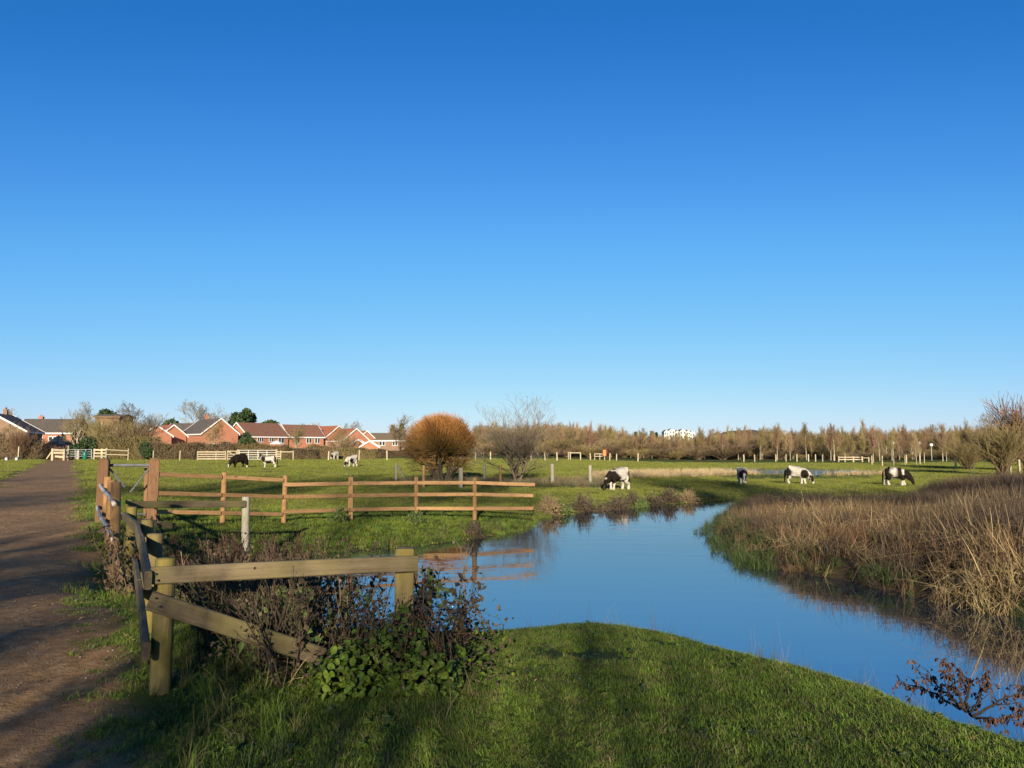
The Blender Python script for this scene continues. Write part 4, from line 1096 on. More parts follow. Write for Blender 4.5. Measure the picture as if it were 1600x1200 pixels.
# hedges along the far side of the pasture
def hedge_mesh(L, Dp, H, n, seed, mats, leaf=0):
    rs = np.random.default_rng(seed)
    m = MB()
    x = rs.random(n) * L; y = (rs.random(n) - .5) * Dp
    hh = H * (.55 + .45 * fnoise(x + seed * 9, x * 0, 2.4, seed)) * (.75 + .35 * rs.random(n))
    s = np.linspace(0, 1, 4)[None, :, None]
    b = np.stack([x, y, hh * rs.random(n) ** 1.2 * .75 - .2], -1)
    d = rs.normal(size=(n, 3)) * [.45, .35, .2] + [0, 0, .6]
    P = b[:, None] + d[:, None] * s * (hh * .45)[:, None, None] + np.cumsum(rs.normal(0, .035, (n, 4, 3)), axis=1)
    m.tubes(P, np.broadcast_to(np.array([.022, .019, .015, .009]), (n, 4)), 3)
    tw = m.mesh('twigs', [mats[0]], False, True)
    lf = None
    if leaf:
        k = leaf; x = rs.random(k) * L; y = (rs.random(k) - .5) * Dp
        hh = H * (.5 + .4 * fnoise(x + seed * 9, x * 0, 2.4, seed))
        p = np.stack([x, y, hh * rs.random(k) ** .6], -1); a = rs.normal(size=(k, 3)); a /= np.linalg.norm(a, axis=1, keepdims=True); c = np.cross(a, rs.normal(size=(k, 3))); c /= np.linalg.norm(c, axis=1, keepdims=True)
        q = (.10 + .12 * rs.random((k, 1)))
        V = np.stack([p - a * q * .5, p + c * q * .4, p + a * q * .9, p - c * q * .4], 1)
        lf = mesh('leaves', V.reshape(-1, 3), None, np.arange(k * 4).reshape(-1, 4), [mats[1]])
    return tw, lf
M_leafb = plain('brown_hedge_leaves', [(.09, .055, .03), (.15, .10, .045), (.10, .10, .035)], .8, .8)
M_leafo = plain('olive_hedge_leaves', [(.08, .08, .03), (.14, .12, .045), (.11, .08, .035)], .8, .8)
M_leafd = plain('dark_hedge_leaves', [(.045, .035, .02), (.085, .06, .032)], .8, .8)
def hedge(label, px0, px1, D, H, n, seed, mats, leaf, dp=1.8):
    x0 = (px0 - 800) / 1200 * D; x1 = (px1 - 800) / 1200 * D
    t = empty('hedge', (x0, D, hz((x0 + x1) / 2, D)), label, 'hedge', 'hedges round the far pasture')
    tw, lf = hedge_mesh(x1 - x0, dp, H, n, seed, mats, leaf)
    tag(ob('twigs', tw, t), kind='stuff')
    if lf: tag(ob('leaves', lf, t), kind='stuff')
    return t
hedge('brown twiggy hedge at the far left behind the bench', -60, 70, 106, 3.6, 4200, 1, (M_twig, M_leafb), 3500, 3)
hedge('lower reddish hedge below the grey roofed house', 40, 112, 108, 2.7, 2600, 2, (M_twigr, M_leafd), 3000)
hedge('high olive thicket behind the timber squeeze barrier', 150, 245, 110, 4.6, 5200, 3, (M_twigo, M_leafo), 6500, 4)
hedge('dark tangled hedge below the cream house', 228, 312, 107, 3.1, 3600, 4, (M_twig, M_leafb), 4500, 3)
hedge('tall brown hedge behind the rail panels', 292, 368, 108, 3.3, 3600, 5, (M_twig, M_leafd), 4500, 3)
hedge('clipped brown garden hedge below the white windowed houses', 366, 452, 128, 2.9, 4200, 6, (M_twigo, M_leafb), 4500, 1.6)
hedge('dark rounded bramble bush right of the ladder fence', 458, 498, 105, 1.9, 2600, 7, (M_twig, M_leafd), 3000, 2)
hedge('brown hedge below the middle brick houses', 448, 545, 130, 2.8, 4200, 8, (M_twig, M_leafb), 4500, 2)
hedge('olive bush below the steep red roofs right of the cream pony', 528, 590, 110, 2.2, 3000, 9, (M_twigo, M_leafo), 3500, 2.5)
hedge('dark hedge in front of the hipped bungalow', 582, 660, 140, 1.9, 3000, 10, (M_twig, M_leafd), 3200, 2)
put(SHRUB[0], 3.3, 'bare_shrub', 181, 668, 114, 'olive shrub in front of the clad building', 'shrub', 'bare shrubs along the hedge', wide=1.2)
put(SHRUB[1], 3.3, 'bare_shrub', 205, 672, 112, 'spreading olive shrub above the single rail fence', 'shrub', 'bare shrubs along the hedge')
put(SHRUB[2], 3.3, 'bare_shrub', 33, 684, 104, 'pale twiggy shrub behind the marker post', 'shrub', 'bare shrubs along the hedge')
put(SHRUB[1], 3.3, 'bare_shrub', 8, 672, 110, 'olive shrub in front of the far left house', 'shrub', 'bare shrubs along the hedge')
put(SHRUB[1], 3.3, 'bare_shrub', 536, 683, 112, 'olive shrub beside the cream pony', 'shrub', 'bare shrubs along the hedge')

# ------------------------------------------------------------------ scatter: one object whose points carry copies of small plants
def scatter_group(col):
    ng = bpy.data.node_groups.new('scatter', 'GeometryNodeTree')
    ng.interface.new_socket('Geometry', in_out='INPUT', socket_type='NodeSocketGeometry'); ng.interface.new_socket('Geometry', in_out='OUTPUT', socket_type='NodeSocketGeometry')
    gi = ng.nodes.new('NodeGroupInput'); go = ng.nodes.new('NodeGroupOutput')
    ins = ng.nodes.new('GeometryNodeInstanceOnPoints'); ci = ng.nodes.new('GeometryNodeCollectionInfo')
    ci.inputs['Collection'].default_value = col; ci.inputs['Separate Children'].default_value = True; ci.inputs['Reset Children'].default_value = True
    def na(name, ty):
        n = ng.nodes.new('GeometryNodeInputNamedAttribute'); n.data_type = ty; n.inputs['Name'].default_value = name; return n.outputs['Attribute']
    ng.links.new(gi.outputs[0], ins.inputs['Points']); ng.links.new(ci.outputs[0], ins.inputs['Instance'])
    ins.inputs['Pick Instance'].default_value = True
    ng.links.new(na('pick', 'INT'), ins.inputs['Instance Index']); ng.links.new(na('rot', 'FLOAT_VECTOR'), ins.inputs['Rotation']); ng.links.new(na('scl', 'FLOAT_VECTOR'), ins.inputs['Scale'])
    ng.links.new(ins.outputs[0], go.inputs[0])
    return ng
NS = [0]
def scatter(name, protos, P, scl, label, cat, tilt=.12, rotz=None, pick=None, parent=None):
    NS[0] += 1
    P = np.asarray(P, np.float32); n = len(P)
    if n == 0: return None
    rs = np.random.default_rng(NS[0])
    col = bpy.data.collections.new('scatter_sources')
    for i, me in enumerate(protos):
        col.objects.link(bpy.data.objects.new('%s_source_%02d' % (name, i), me))
    me = bpy.data.meshes.new(name); me.vertices.add(n); me.vertices.foreach_set('co', P.ravel())
    rot = np.stack([rs.normal(0, tilt, n), rs.normal(0, tilt, n), rs.random(n) * 6.283 if rotz is None else rotz], -1).astype(np.float32)
    a = me.attributes.new('rot', 'FLOAT_VECTOR', 'POINT'); a.data.foreach_set('vector', rot.ravel())
    s = np.broadcast_to(np.asarray(scl, np.float32).reshape(n, -1), (n, 3)).astype(np.float32)
    a = me.attributes.new('scl', 'FLOAT_VECTOR', 'POINT'); a.data.foreach_set('vector', np.ascontiguousarray(s).ravel())
    a = me.attributes.new('pick', 'INT', 'POINT'); a.data.foreach_set('value', (rs.integers(0, len(protos), n) if pick is None else pick).astype(np.int32))
    o = ob(name, me, parent)
    md = o.modifiers.new('scatter', 'NODES'); md.node_group = scatter_group(col)
    if parent is None: tag(o, label, cat, None, 'stuff')
    else: o['kind'] = 'stuff'
    return o
def visible(x, y, z, m=80):
    px, py = project(x, y, z)
    return (y > .5) & (px > -m) & (px < 1600 + m) & (py < 1200 + m)

# ------------------------------------------------------------------ far wood, hills
def hill(name, label, prof, D, depth, mat):
    n = 220
    pxs = np.linspace(prof[0][0], prof[-1][0], n)
    tp = np.interp(pxs, [p[0] for p in prof], [p[1] for p in prof]) - 2.2 * (fnoise(pxs, pxs * 0, 14, 5) - .5) - 1.6 * (fnoise(pxs, pxs * 0, 4, 8) - .5)
    rows = 9; V = []
    for j in range(rows):
        f = j / (rows - 1); Dj = D + depth * f
        zt = (EYE + (700 - tp) / 1200 * D)
        zz = -1 + (zt + 1) * np.sin(f * math.pi * .5) + (rng.random(n) - .5) * 1.6 * (0 < j < rows - 1)
        V.append(np.stack([(pxs - 800) / 1200 * D, np.full(n, Dj), zz], -1))
    V.append(np.stack([(pxs - 800) / 1200 * D, np.full(n, D + depth * 2.2), np.full(n, -1.)], -1))
    V = np.array(V); rows += 1
    i = np.arange(rows * n).reshape(rows, n)
    F = np.stack([i[:-1, :-1], i[:-1, 1:], i[1:, 1:], i[1:, :-1]], -1).reshape(-1, 4)
    tag(ob(name, mesh(name, V.reshape(-1, 3), None, F, [mat], smooth=True)), label, None, None, 'structure')
M_hill = plain('wooded_hill', [(.075, .055, .035), (.13, .10, .06), (.10, .10, .05)], .06, .95, bmp=1, bdist=3)
hill('hill', 'low wooded ridge beyond the trees', [(560, 692), (700, 684), (860, 680), (1000, 680), (1040, 682), (1130, 684), (1170, 680), (1200, 669), (1240, 667), (1270, 670), (1300, 682), (1400, 685), (1640, 683), (1800, 688)], 620, 120, M_hill)
# wood: rows of young bare trees
def wood_scatter():
    rs = np.random.default_rng(77)
    P = []; S = []; PK = []
    protos = [POPLAR[0], POPLAR[1], POPLAR[2], ROUND[0], ROUND[1]]
    H0 = [8.3, 8.3, 8.3, 8, 8]
    def env(px): return np.interp(px, [560, 640, 740, 880, 940, 1040, 1100, 1200, 1300, 1500, 1640], [690, 684, 674, 673, 676, 686, 683, 676, 683, 681, 677])
    for k in range(1300):
        px = rs.uniform(575, 1700); D = rs.uniform(152, 215) if px > 860 else rs.uniform(200, 300)
        tall = rs.random() < .14
        pk = rs.choice(3) if (tall or rs.random() < .66) else 3 + rs.choice(2)
        py = env(px) + rs.normal(3.5, 4.2) - (rs.uniform(4, 13) if tall else 0)
        py -= 4.5 * float(sstep(1230, 1330, px))
        h = EYE + (700 - py) / 1200 * D + .7
        x = (px - 800) / 1200 * D
        kk = h / H0[pk]; wd = .55 if tall else (rs.uniform(.8, 1.15))
        P.append((x, D, hz(x, D) - .1)); S.append((kk * wd, kk * wd, kk)); PK.append(pk)
    src = []
    for tr, cr in protos:
        a = tr.copy()
        m = bpy.data.meshes.new('wood_tree')
        vt = []
        src.append(join_meshes(tr, cr))
    return src, P, S, PK
def join_meshes(a, b):
    def arr(me):
        n = len(me.vertices); co = np.empty(n * 3, np.float32); me.vertices.foreach_get('co', co)
        F = np.empty(len(me.loops), np.int32); me.loops.foreach_get('vertex_index', F)
        tt = np.empty(n, np.float32); me.attributes['tt'].data.foreach_get('value', tt)
        return co.reshape(-1, 3), F.reshape(-1, 4), tt
    va, fa, ta = arr(a); vb, fb, tb = arr(b)
    return mesh('joined', np.concatenate([va, vb]), None, np.concatenate([fa, fb + len(va)]), [a.materials[0], b.materials[0]], mi4=np.concatenate([np.zeros(len(fa)), np.ones(len(fb))]), attrs={'tt': np.concatenate([ta, tb])})
src, P, S, PK = wood_scatter()
scatter('woodland', src, P, np.array(S), 'brown leafless wood of young trees along the far edge of the pasture', 'wood', .02, pick=np.array(PK))
# understorey in front and inside the wood
rsu = np.random.default_rng(78)
UP = []; US = []
for k in range(260):
    px = rsu.uniform(600, 1680); D = rsu.uniform(146, 190) if px > 860 else rsu.uniform(165, 230)
    x = (px - 800) / 1200 * D; UP.append((x, D, hz(x, D))); h = rsu.uniform(.4, 1.0) * (1.2 if px < 1150 else .75); US.append((h * 1.9, h * 1.9, h * .8))
usrc = [join_meshes(*q) for q in SHRUB[:2]]
scatter('thicket', usrc, UP, np.array(US), 'low brown thicket under the far leafless wood', 'thicket', .05)
# single trees one can tell apart at the wood edge
for i, (px, D, ty) in enumerate(sorted(((1094, 150, 672), (1128, 148, 676), (1152, 146, 674), (1186, 146, 672), (1213, 145, 668), (1233, 144, 676), (1258, 146, 664), (1296, 142, 670), (1302, 145, 664), (1318, 142, 676), (1362, 120, 668), (1372, 138, 672), (1391, 138, 674), (1411, 100, 671), (1429, 98, 680), (1434, 120, 676), (1441, 112, 672), (1470, 128, 664), (1476, 130, 678), (1018, 158, 676), (1060, 156, 684), (955, 160, 668), (938, 165, 664)))):
    put(POPLAR[i % 3], 8.3, 'young_tree', px, ty, D, ORD[i] + ' of the slender pale trunked trees fronting the far wood', 'tree', 'young trees at the wood edge', wide=1.0)
# big willow shrubs on the right
put(SHRUB[0], 4.8, 'willow_shrub', 1508, 680, 77, 'low fan shaped willow shrub at the field corner left of the taller willows', 'shrub', 'bare willow shrubs on the right', wide=1.4)
put(SHRUB[0], 4.8, 'willow_shrub', 1562, 648, 61, 'broad bare willow shrub with reddish tops near the right edge', 'shrub', 'bare willow shrubs on the right', wide=1.2)
put(SHRUB[2], 4.6, 'willow_shrub', 1602, 616, 73, 'tallest bare willow clump cut by the right edge', 'shrub', 'bare willow shrubs on the right', wide=1.0)
put(ROUND[0], 8.0, 'bare_tree', 1545, 655, 150, 'brown bare tree behind the right willow shrubs')
put(ROUND[2], 8.0, 'bare_tree', 1345, 672, 200, 'rounded grey bare tree crown above the wood, left of the lamps')
# dark conifers on the skyline
cone = leafy(15, [((0, 0, 2 + k * .9), (1.7 - k * .22, 1.7 - k * .22, .9)) for k in range(7)], 1600, .55, M_needle)
for i, (px, ty) in enumerate(sorted(((752, 668), (771, 671), (786, 670), (838, 668), (908, 671), (993, 671), (1003, 673), (1018, 670), (1025, 672), (1252, 672), (628, 657), (614, 660), (1330, 673)))):
    put(cone, 9.2, 'pine_tree', px, ty, 420, ORD[i] + ' of the dark pines on the skyline above the wood', 'tree', 'dark pines on the skyline', wide=1.2)
# white building block on the ridge
D = 520
t = empty('white_building', ((1058 - 800) / 1200 * D, D, 0), 'long white building with pitched gables on the ridge above the wood', 'building')
wall_ = MB(); xx = -9.8
M_rend = plain('white_render', [(.62, .60, .54), (.72, .70, .64)], .3, .8)
for k, (wd, top_) in enumerate(((3.2, 675), (4.4, 673), (3.0, 675.5), (4.2, 673.5), (2.6, 675), (3.4, 676.5))):
    ez = at(1058, top_, D)[2]; cx = xx + wd / 2; dy = (k % 2) * 1.2
    wall_.box((cx, dy, ez / 2), (wd - .02, 9, ez)); wall_.add([(cx - wd / 2, dy - 4.5, ez), (cx + wd / 2, dy - 4.5, ez), (cx, dy - 4.5, ez + 1.3)], F3=[(0, 1, 2)])
    rf = MB(); rf.add([(cx - wd / 2 - .2, dy - 4.7, ez - .1), (cx, dy - 4.7, ez + 1.4), (cx, dy + 4.6, ez + 1.4), (cx - wd / 2 - .2, dy + 4.6, ez - .1), (cx + wd / 2 + .2, dy - 4.7, ez - .1), (cx + wd / 2 + .2, dy + 4.6, ez - .1)], F4=[(0, 1, 2, 3), (1, 4, 5, 2)]); ob('roof', rf.mesh('roof', [T_grey]), t)
    for r_ in range(2):
        for u in (-.25, .25):
            m = MB(); m.box((cx + u * wd, dy - 4.55, ez - 1.2 - 2.6 * r_), (.75, .1, 1.3)); ob('window', m.mesh('window', [M_glass]), t)
    xx += wd
ob('wall', wall_.mesh('wall', [M_rend]), t)
for i, px in enumerate((1120, 1250, 1282)):
    t = empty('white_house', ((px - 800) / 1200 * 500, 500, 0), ('low white house far right of the long white building', 'white gabled house glimpsed below the wooded knoll', 'farthest right white house glimpsed through the wood')[i], 'house')
    zt_ = at(px, (681, 686, 688)[i], 500)[2]
    m = MB(); m.box((0, 0, zt_ / 2), (5.5, 5, zt_)); ob('wall', m.mesh('wall', [M_white]), t)
    m = MB(); m.add([(-3, -2.8, zt_), (3, -2.8, zt_), (3, 0, zt_ + 1.6), (-3, 0, zt_ + 1.6), (3, 2.8, zt_), (-3, 2.8, zt_)], F4=[(0, 1, 2, 3), (3, 2, 4, 5)], F3=[(0, 3, 5), (1, 4, 2)]); ob('roof', m.mesh('roof', [T_grey]), t)
# lamp posts among the trees right
M_globe = plain('lamp_globe', [(.75, .73, .66), (.8, .78, .7)], 2, .3)
for i, (px, py) in enumerate(((1395, 693), (1437, 693), (1455, 696))):
    q = at(px, py, 140); t = empty('street_lamp', (q[0], 140, hz(q[0], 140)), ('leftmost', 'middle', 'rightmost')[i] + ' of the three globe street lamps among the bare trees', 'street lamp', 'globe lamps among the trees')
    m = MB(); m.bar((0, 0, -.2), (0, 0, q[2] + .5), .05, 6); ob('pole', m.mesh('pole', [M_galv]), t)
    m = MB(); zz = q[2] + .75; m.tubes(np.array([[(0, 0, zz - .3), (0, 0, zz - .22), (0, 0, zz), (0, 0, zz + .22), (0, 0, zz + .3)]]), np.array([[.08, .22, .32, .22, .05]]), 10, True); ob('globe', m.mesh('globe', [M_globe], True), t)
#TREES_END
# ------------------------------------------------------------------ strip plants: grass, reeds, dead stems
def strips(P, W, seed=0, mats=(), name='blades'):
    N, K, _ = P.shape
    rs = np.random.default_rng(seed)
    az = rs.random(N) * 2 * math.pi
    s = np.stack([np.cos(az), np.sin(az), np.zeros(N)], -1)[:, None, :]
    V = np.stack([P - s * W[..., None] * .5, P + s * W[..., None] * .5], 2).reshape(-1, 3)
    n = np.arange(N)[:, None] * K * 2; k = np.arange(K - 1)[None, :] * 2
    a = n + k
    F = np.stack([a, a + 1, a + 3, a + 2], -1).reshape(-1, 4)
    tt = np.repeat(np.broadcast_to(np.linspace(0, 1, K)[None], (N, K)).reshape(-1), 2)
    return V, F, tt
def blade_clump(seed, n, h0, h1, spread, wid, lean, mat, K=3, droop=.3, name='blades', kink=0):
    rs = np.random.default_rng(seed)
    r = spread * np.sqrt(rs.random(n)); az = rs.random(n) * 6.283
    b = np.stack([r * np.cos(az), r * np.sin(az), np.full(n, -.01)], -1)
    la = rs.random(n) * 6.283; lm = lean * rs.random(n)
    h = h0 + (h1 - h0) * rs.random(n)
    s = np.linspace(0, 1, K)[None, :]
    out = np.stack([np.cos(la), np.sin(la)], -1)
    P = np.zeros((n, K, 3))
    P[..., :2] = b[:, None, :2] + out[:, None, :] * (lm * h)[:, None, None] * (s[..., None] ** 1.6)
    P[..., 2] = b[:, None, 2] + h[:, None] * (s - droop * (lm / max(lean, 1e-6))[:, None] * s ** 3)
    if kink:
        kk = (rs.random(n) < kink) * rs.uniform(.6, 1.7, n); s0 = rs.uniform(.3, .75, n)
        ex = np.maximum(0, s - s0[:, None]) * h[:, None] * kk[:, None]
        ka = la + rs.normal(0, .8, n)
        P[..., 0] += np.cos(ka)[:, None] * ex; P[..., 1] += np.sin(ka)[:, None] * ex; P[..., 2] -= ex * 1.05
    W = wid * (.7 + .6 * rs.random(n))[:, None] * (1 - .85 * s)
    V, F, tt = strips(P, W, seed)
    return mesh(name, V, None, F, [mat], attrs={'tt': tt})
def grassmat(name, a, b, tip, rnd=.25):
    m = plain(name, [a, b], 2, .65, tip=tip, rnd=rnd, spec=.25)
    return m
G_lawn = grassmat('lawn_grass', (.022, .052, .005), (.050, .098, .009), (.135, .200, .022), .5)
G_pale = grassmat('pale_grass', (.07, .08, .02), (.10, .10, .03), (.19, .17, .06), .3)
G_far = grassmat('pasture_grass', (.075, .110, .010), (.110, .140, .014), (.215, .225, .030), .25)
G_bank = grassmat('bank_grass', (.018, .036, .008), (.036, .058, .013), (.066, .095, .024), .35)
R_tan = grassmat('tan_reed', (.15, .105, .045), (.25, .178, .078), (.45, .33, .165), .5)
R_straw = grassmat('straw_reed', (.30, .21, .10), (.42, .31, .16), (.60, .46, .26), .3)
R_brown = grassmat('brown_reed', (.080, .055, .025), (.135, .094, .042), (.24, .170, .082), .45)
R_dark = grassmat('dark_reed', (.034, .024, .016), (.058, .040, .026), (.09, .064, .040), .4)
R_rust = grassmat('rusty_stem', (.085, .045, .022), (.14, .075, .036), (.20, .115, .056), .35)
R_grey = grassmat('grey_weed', (.09, .085, .05), (.13, .12, .075), (.18, .17, .11), .3)
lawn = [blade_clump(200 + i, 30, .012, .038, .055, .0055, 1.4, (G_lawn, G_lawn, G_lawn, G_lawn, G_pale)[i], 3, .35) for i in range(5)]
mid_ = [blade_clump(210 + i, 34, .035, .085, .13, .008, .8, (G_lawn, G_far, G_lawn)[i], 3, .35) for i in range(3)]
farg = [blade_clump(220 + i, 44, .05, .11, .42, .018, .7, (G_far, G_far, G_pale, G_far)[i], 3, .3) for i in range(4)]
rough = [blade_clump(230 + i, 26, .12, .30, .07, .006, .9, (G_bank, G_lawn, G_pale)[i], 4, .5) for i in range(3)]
rg = np.random.default_rng(300)
def rand_xy(n, x0, x1, y0, y1): return rg.uniform(x0, x1, n), rg.uniform(y0, y1, n)
def grass_keep(x, y, edge=.15):
    pd = pathd(x, y) + 1.1 * (fnoise(x, y, .8, 21) - .5) + .5 * (vnoise(x, y, .18, 22) - .5)
    bare = fnoise(x, y, .7, 31)
    return (rg.random(len(x)) < sstep(edge - .35, edge + .55, pd)) & (rsd(x, y) > .03) & (bare < .60 + .2 * rg.random(len(x)))
# near lawn
x, y = rand_xy(62000, -5.2, 5.2, 2.6, 10.2)
z = height(x, y); k = grass_keep(x, y) & visible(x, y, z)
k &= ~((np.abs(x) / y > .72))
x, y, z = x[k], y[k], z[k]
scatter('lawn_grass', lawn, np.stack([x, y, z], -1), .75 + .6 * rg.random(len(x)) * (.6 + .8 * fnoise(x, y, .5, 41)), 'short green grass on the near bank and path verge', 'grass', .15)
x, y = rand_xy(42000, -16, 14, 9.5, 27)
z = height(x, y); k = grass_keep(x, y) & visible(x, y, z) & ~inbed(x, y) & (rg.random(len(x)) < np.interp(y, [9, 27], [1, .55]))
x, y, z = x[k], y[k], z[k]
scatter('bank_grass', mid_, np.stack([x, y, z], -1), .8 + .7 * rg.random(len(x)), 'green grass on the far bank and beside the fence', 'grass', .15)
yy = 25 + 90 * rg.random(80000) ** 1.35; xx = yy * rg.uniform(-.72, .72, len(yy))
z = height(xx, yy); k = grass_keep(xx, yy, .3) & ~inbed(xx, yy) & (pondd(xx, yy) > .35) & ~((yy > 55) & (yy < 73) & (np.abs(xx / np.maximum(yy, 1) - .37) < .10) & (rg.random(len(xx)) < .8))
x, y, z = xx[k], yy[k], z[k]
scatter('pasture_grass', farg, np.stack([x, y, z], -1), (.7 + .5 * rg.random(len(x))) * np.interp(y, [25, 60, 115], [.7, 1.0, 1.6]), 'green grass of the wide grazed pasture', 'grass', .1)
# longer tufts: verge by the fence, lip of the near bank, far bank edge
x, y = rand_xy(5200, -6, 5, 3.4, 12)
d = rsd(x, y); u = pathu(x, y)
px_, py_ = project(x, y, height(x, y))
k = (d > .02) & ((np.abs(u - .55) < .35) & (rg.random(len(x)) < .55) | ((d < .45) & (rg.random(len(x)) < .4)) | ((px_ < 770) & (px_ > 260) & (y > 4.6) & (y < 6) & (rg.random(len(x)) < .12)))
x, y = x[k], y[k]; z = height(x, y)
scatter('rough_grass', rough, np.stack([x, y, z], -1), .45 + .5 * rg.random(len(x)), 'longer rough grass along the fence foot and the bank lip', 'grass', .25)
x, y = rand_xy(9000, -7, 14, 15, 38)
d = rsd(x, y); k = (d > .0) & (d < .9) & ~inbed(x, y) & (rg.random(len(x)) < np.where(d < .45, .8, .25)); x, y = x[k], y[k]; z = height(x, y)
scatter('bank_tufts', rough, np.stack([x, y, z], -1), .7 + .8 * rg.random(len(x)), 'rough tufts of grass down the far river bank', 'grass', .3)

# reed bed on the right
def reed_clump(seed, n, h0, h1, mat, lean=.5, wid=.013, spread=.22, K=6, droop=.6): return blade_clump(seed, n, h0, h1, spread, wid, lean, mat, K, droop, 'reeds', .55)
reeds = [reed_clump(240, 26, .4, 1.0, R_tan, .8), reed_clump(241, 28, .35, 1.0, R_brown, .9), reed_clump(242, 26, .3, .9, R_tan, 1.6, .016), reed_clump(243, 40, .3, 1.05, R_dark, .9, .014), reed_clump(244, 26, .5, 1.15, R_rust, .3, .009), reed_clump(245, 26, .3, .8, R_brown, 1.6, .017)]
n = 26000
x = rg.uniform(4.0, 26, n); y = rg.uniform(8.2, 37, n)
d = rsd(x, y); z = height(x, y); px_, py_ = project(x, y, z)
bed = (d > -.04) & (x > 4.5) & (y > 8) & (px_ > 1090) & (px_ < 1720) & (np.abs(x - 4.8) + 0 * y > 0)
far_edge = np.interp(px_, [1100, 1160, 1250, 1400, 1480, 1700], [34, 33.5, 31, 29, 33, 36])
keep = bed & (y < far_edge + 2 * (fnoise(x, y, 2, 61) - .5))
dens = np.interp(y, [8, 14, 36], [.80, .5, .26])
keep &= rg.random(n) < dens
x, y, z, d, px_ = x[keep], y[keep], z[keep], d[keep], px_[keep]
hgt = .56 + .22 * sstep(1180, 1300, px_) * (1 - sstep(24, 30, y)) + .35 * sstep(1430, 1580, px_) + .35 * (fnoise(x, y, 1.6, 62) - .5)
hgt *= np.interp(d, [0, .5, 1.2], [.62, .9, 1.0])
tone = .05 + fnoise(x, y, 2.2, 63) + .30 * sstep(19, 27, y) + .22 * sstep(1500, 1600, px_) * sstep(16, 20, y)  # shade over the back and far right is put into darker reed picks
pick = np.where(tone < .42, rg.choice([0, 2, 0, 1], len(x)), np.where(tone < .60, rg.choice([1, 5, 2, 0, 4], len(x)), np.where(tone < .78, rg.choice([3, 1, 4, 3, 5], len(x)), 3)))
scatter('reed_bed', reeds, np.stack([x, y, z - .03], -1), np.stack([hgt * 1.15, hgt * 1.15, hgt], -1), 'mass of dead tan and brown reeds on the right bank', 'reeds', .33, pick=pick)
# green fringe of sedge below the reeds, trailing into the water
fr = [blade_clump(250 + i, 30, .25, .55, .12, .011, 1.1, (G_bank, G_bank, G_bank)[i], 5, .75) for i in range(3)]
x, y = rg.uniform(4.2, 14, 9000), rg.uniform(8.4, 35, 9000)
d = rsd(x, y); px_, _ = project(x, y, height(x, y))
k = (d > -.28 - .2 * (fnoise(x, y, 1.2, 65) > .55)) & (d < .75) & (px_ > 1085) & (px_ < 1720) & (rg.random(len(x)) < np.where(fnoise(x, y, 1.5, 66) > .5, .7, .12) * np.where(d < 0, .35, np.where(d > .4, .5, 1)) * np.where(y > 18, 1.25, .8))
x, y = x[k], y[k]
scatter('sedge_fringe', fr, np.stack([x, y, np.maximum(height(x, y), WATER - .02)], -1), .45 + .5 * rg.random(len(x)), 'green sedge fringe trailing into the water below the reeds', 'sedge', .3)
P = []
for px, py, s in ((1095, 833, 5), (1108, 838, 6), (1125, 842, 5), (1150, 868, 5), (1168, 878, 12), (1180, 884, 12), (1172, 870, 8), (1136, 856, 6), (1205, 888, 5), (1160, 884, 8), (1190, 878, 8), (1118, 848, 5), (1100, 828, 5), (1146, 876, 6)):
    for k in range(s):
        q = gnd(px + rg.normal(0, 7), py + rg.normal(0, 3), WATER); P.append((q[0], q[1], WATER - .05))
scatter('water_sedge', fr, P, .45 + .4 * rg.random(len(P)), 'dark sedge tufts standing in the water off the reed point', 'sedge', .3)
# dark dead hedge behind the reeds and the dry reeds round the pond
x = rg.uniform(10, 30, 9000); y = rg.uniform(24, 40, 9000); px_, _ = project(x, y, height(x, y))
k = (px_ > 1440) & (px_ < 1700) & (y > np.interp(px_, [1440, 1600], [31, 25])) & (y < np.interp(px_, [1440, 1500, 1600], [33, 37, 38])) & (rg.random(len(x)) < .7)
x, y, px_ = x[k], y[k], px_[k]
hh = np.interp(px_, [1440, 1480, 1540, 1600, 1700], [.75, 1.0, 1.15, 1.3, 1.5]) * (.75 + .5 * fnoise(x, y, 1.3, 70))
scatter('dead_scrub', [reeds[3], reed_clump(246, 40, .5, 1.1, R_dark, .8, .02), reeds[4]], np.stack([x, y, height(x, y)], -1), np.stack([hh, hh, hh], -1), 'dark dead scrub standing behind the reed bed', 'scrub', .2)
x = rg.uniform(4, 40, 12000); y = rg.uniform(50, 78, 12000); px_, py_ = project(x, y, height(x, y))
q = pondd(x, y)
k = (q > .15) & (((px_ > 925) & (px_ < 1185) & (y > np.interp(px_, [925, 1185], [52, 64])) & (y < np.interp(px_, [925, 1000, 1100, 1185], [60, 68, 72, 72]))) | ((px_ > 1290) & (px_ < 1392) & (y > 62) & (y < 74))) & (fnoise(x, y, 4, 73) > .27)
x, y, px_ = x[k], y[k], px_[k]
scatter('dry_reeds', [reed_clump(270, 30, .4, 1.0, R_straw, .8, .02), reed_clump(271, 30, .3, .9, R_straw, 1.4, .02), reeds[0]], np.stack([x, y, height(x, y)], -1), .42 + .35 * rg.random(len(x)), 'pale dry reeds round the far pond', 'reeds', .2)
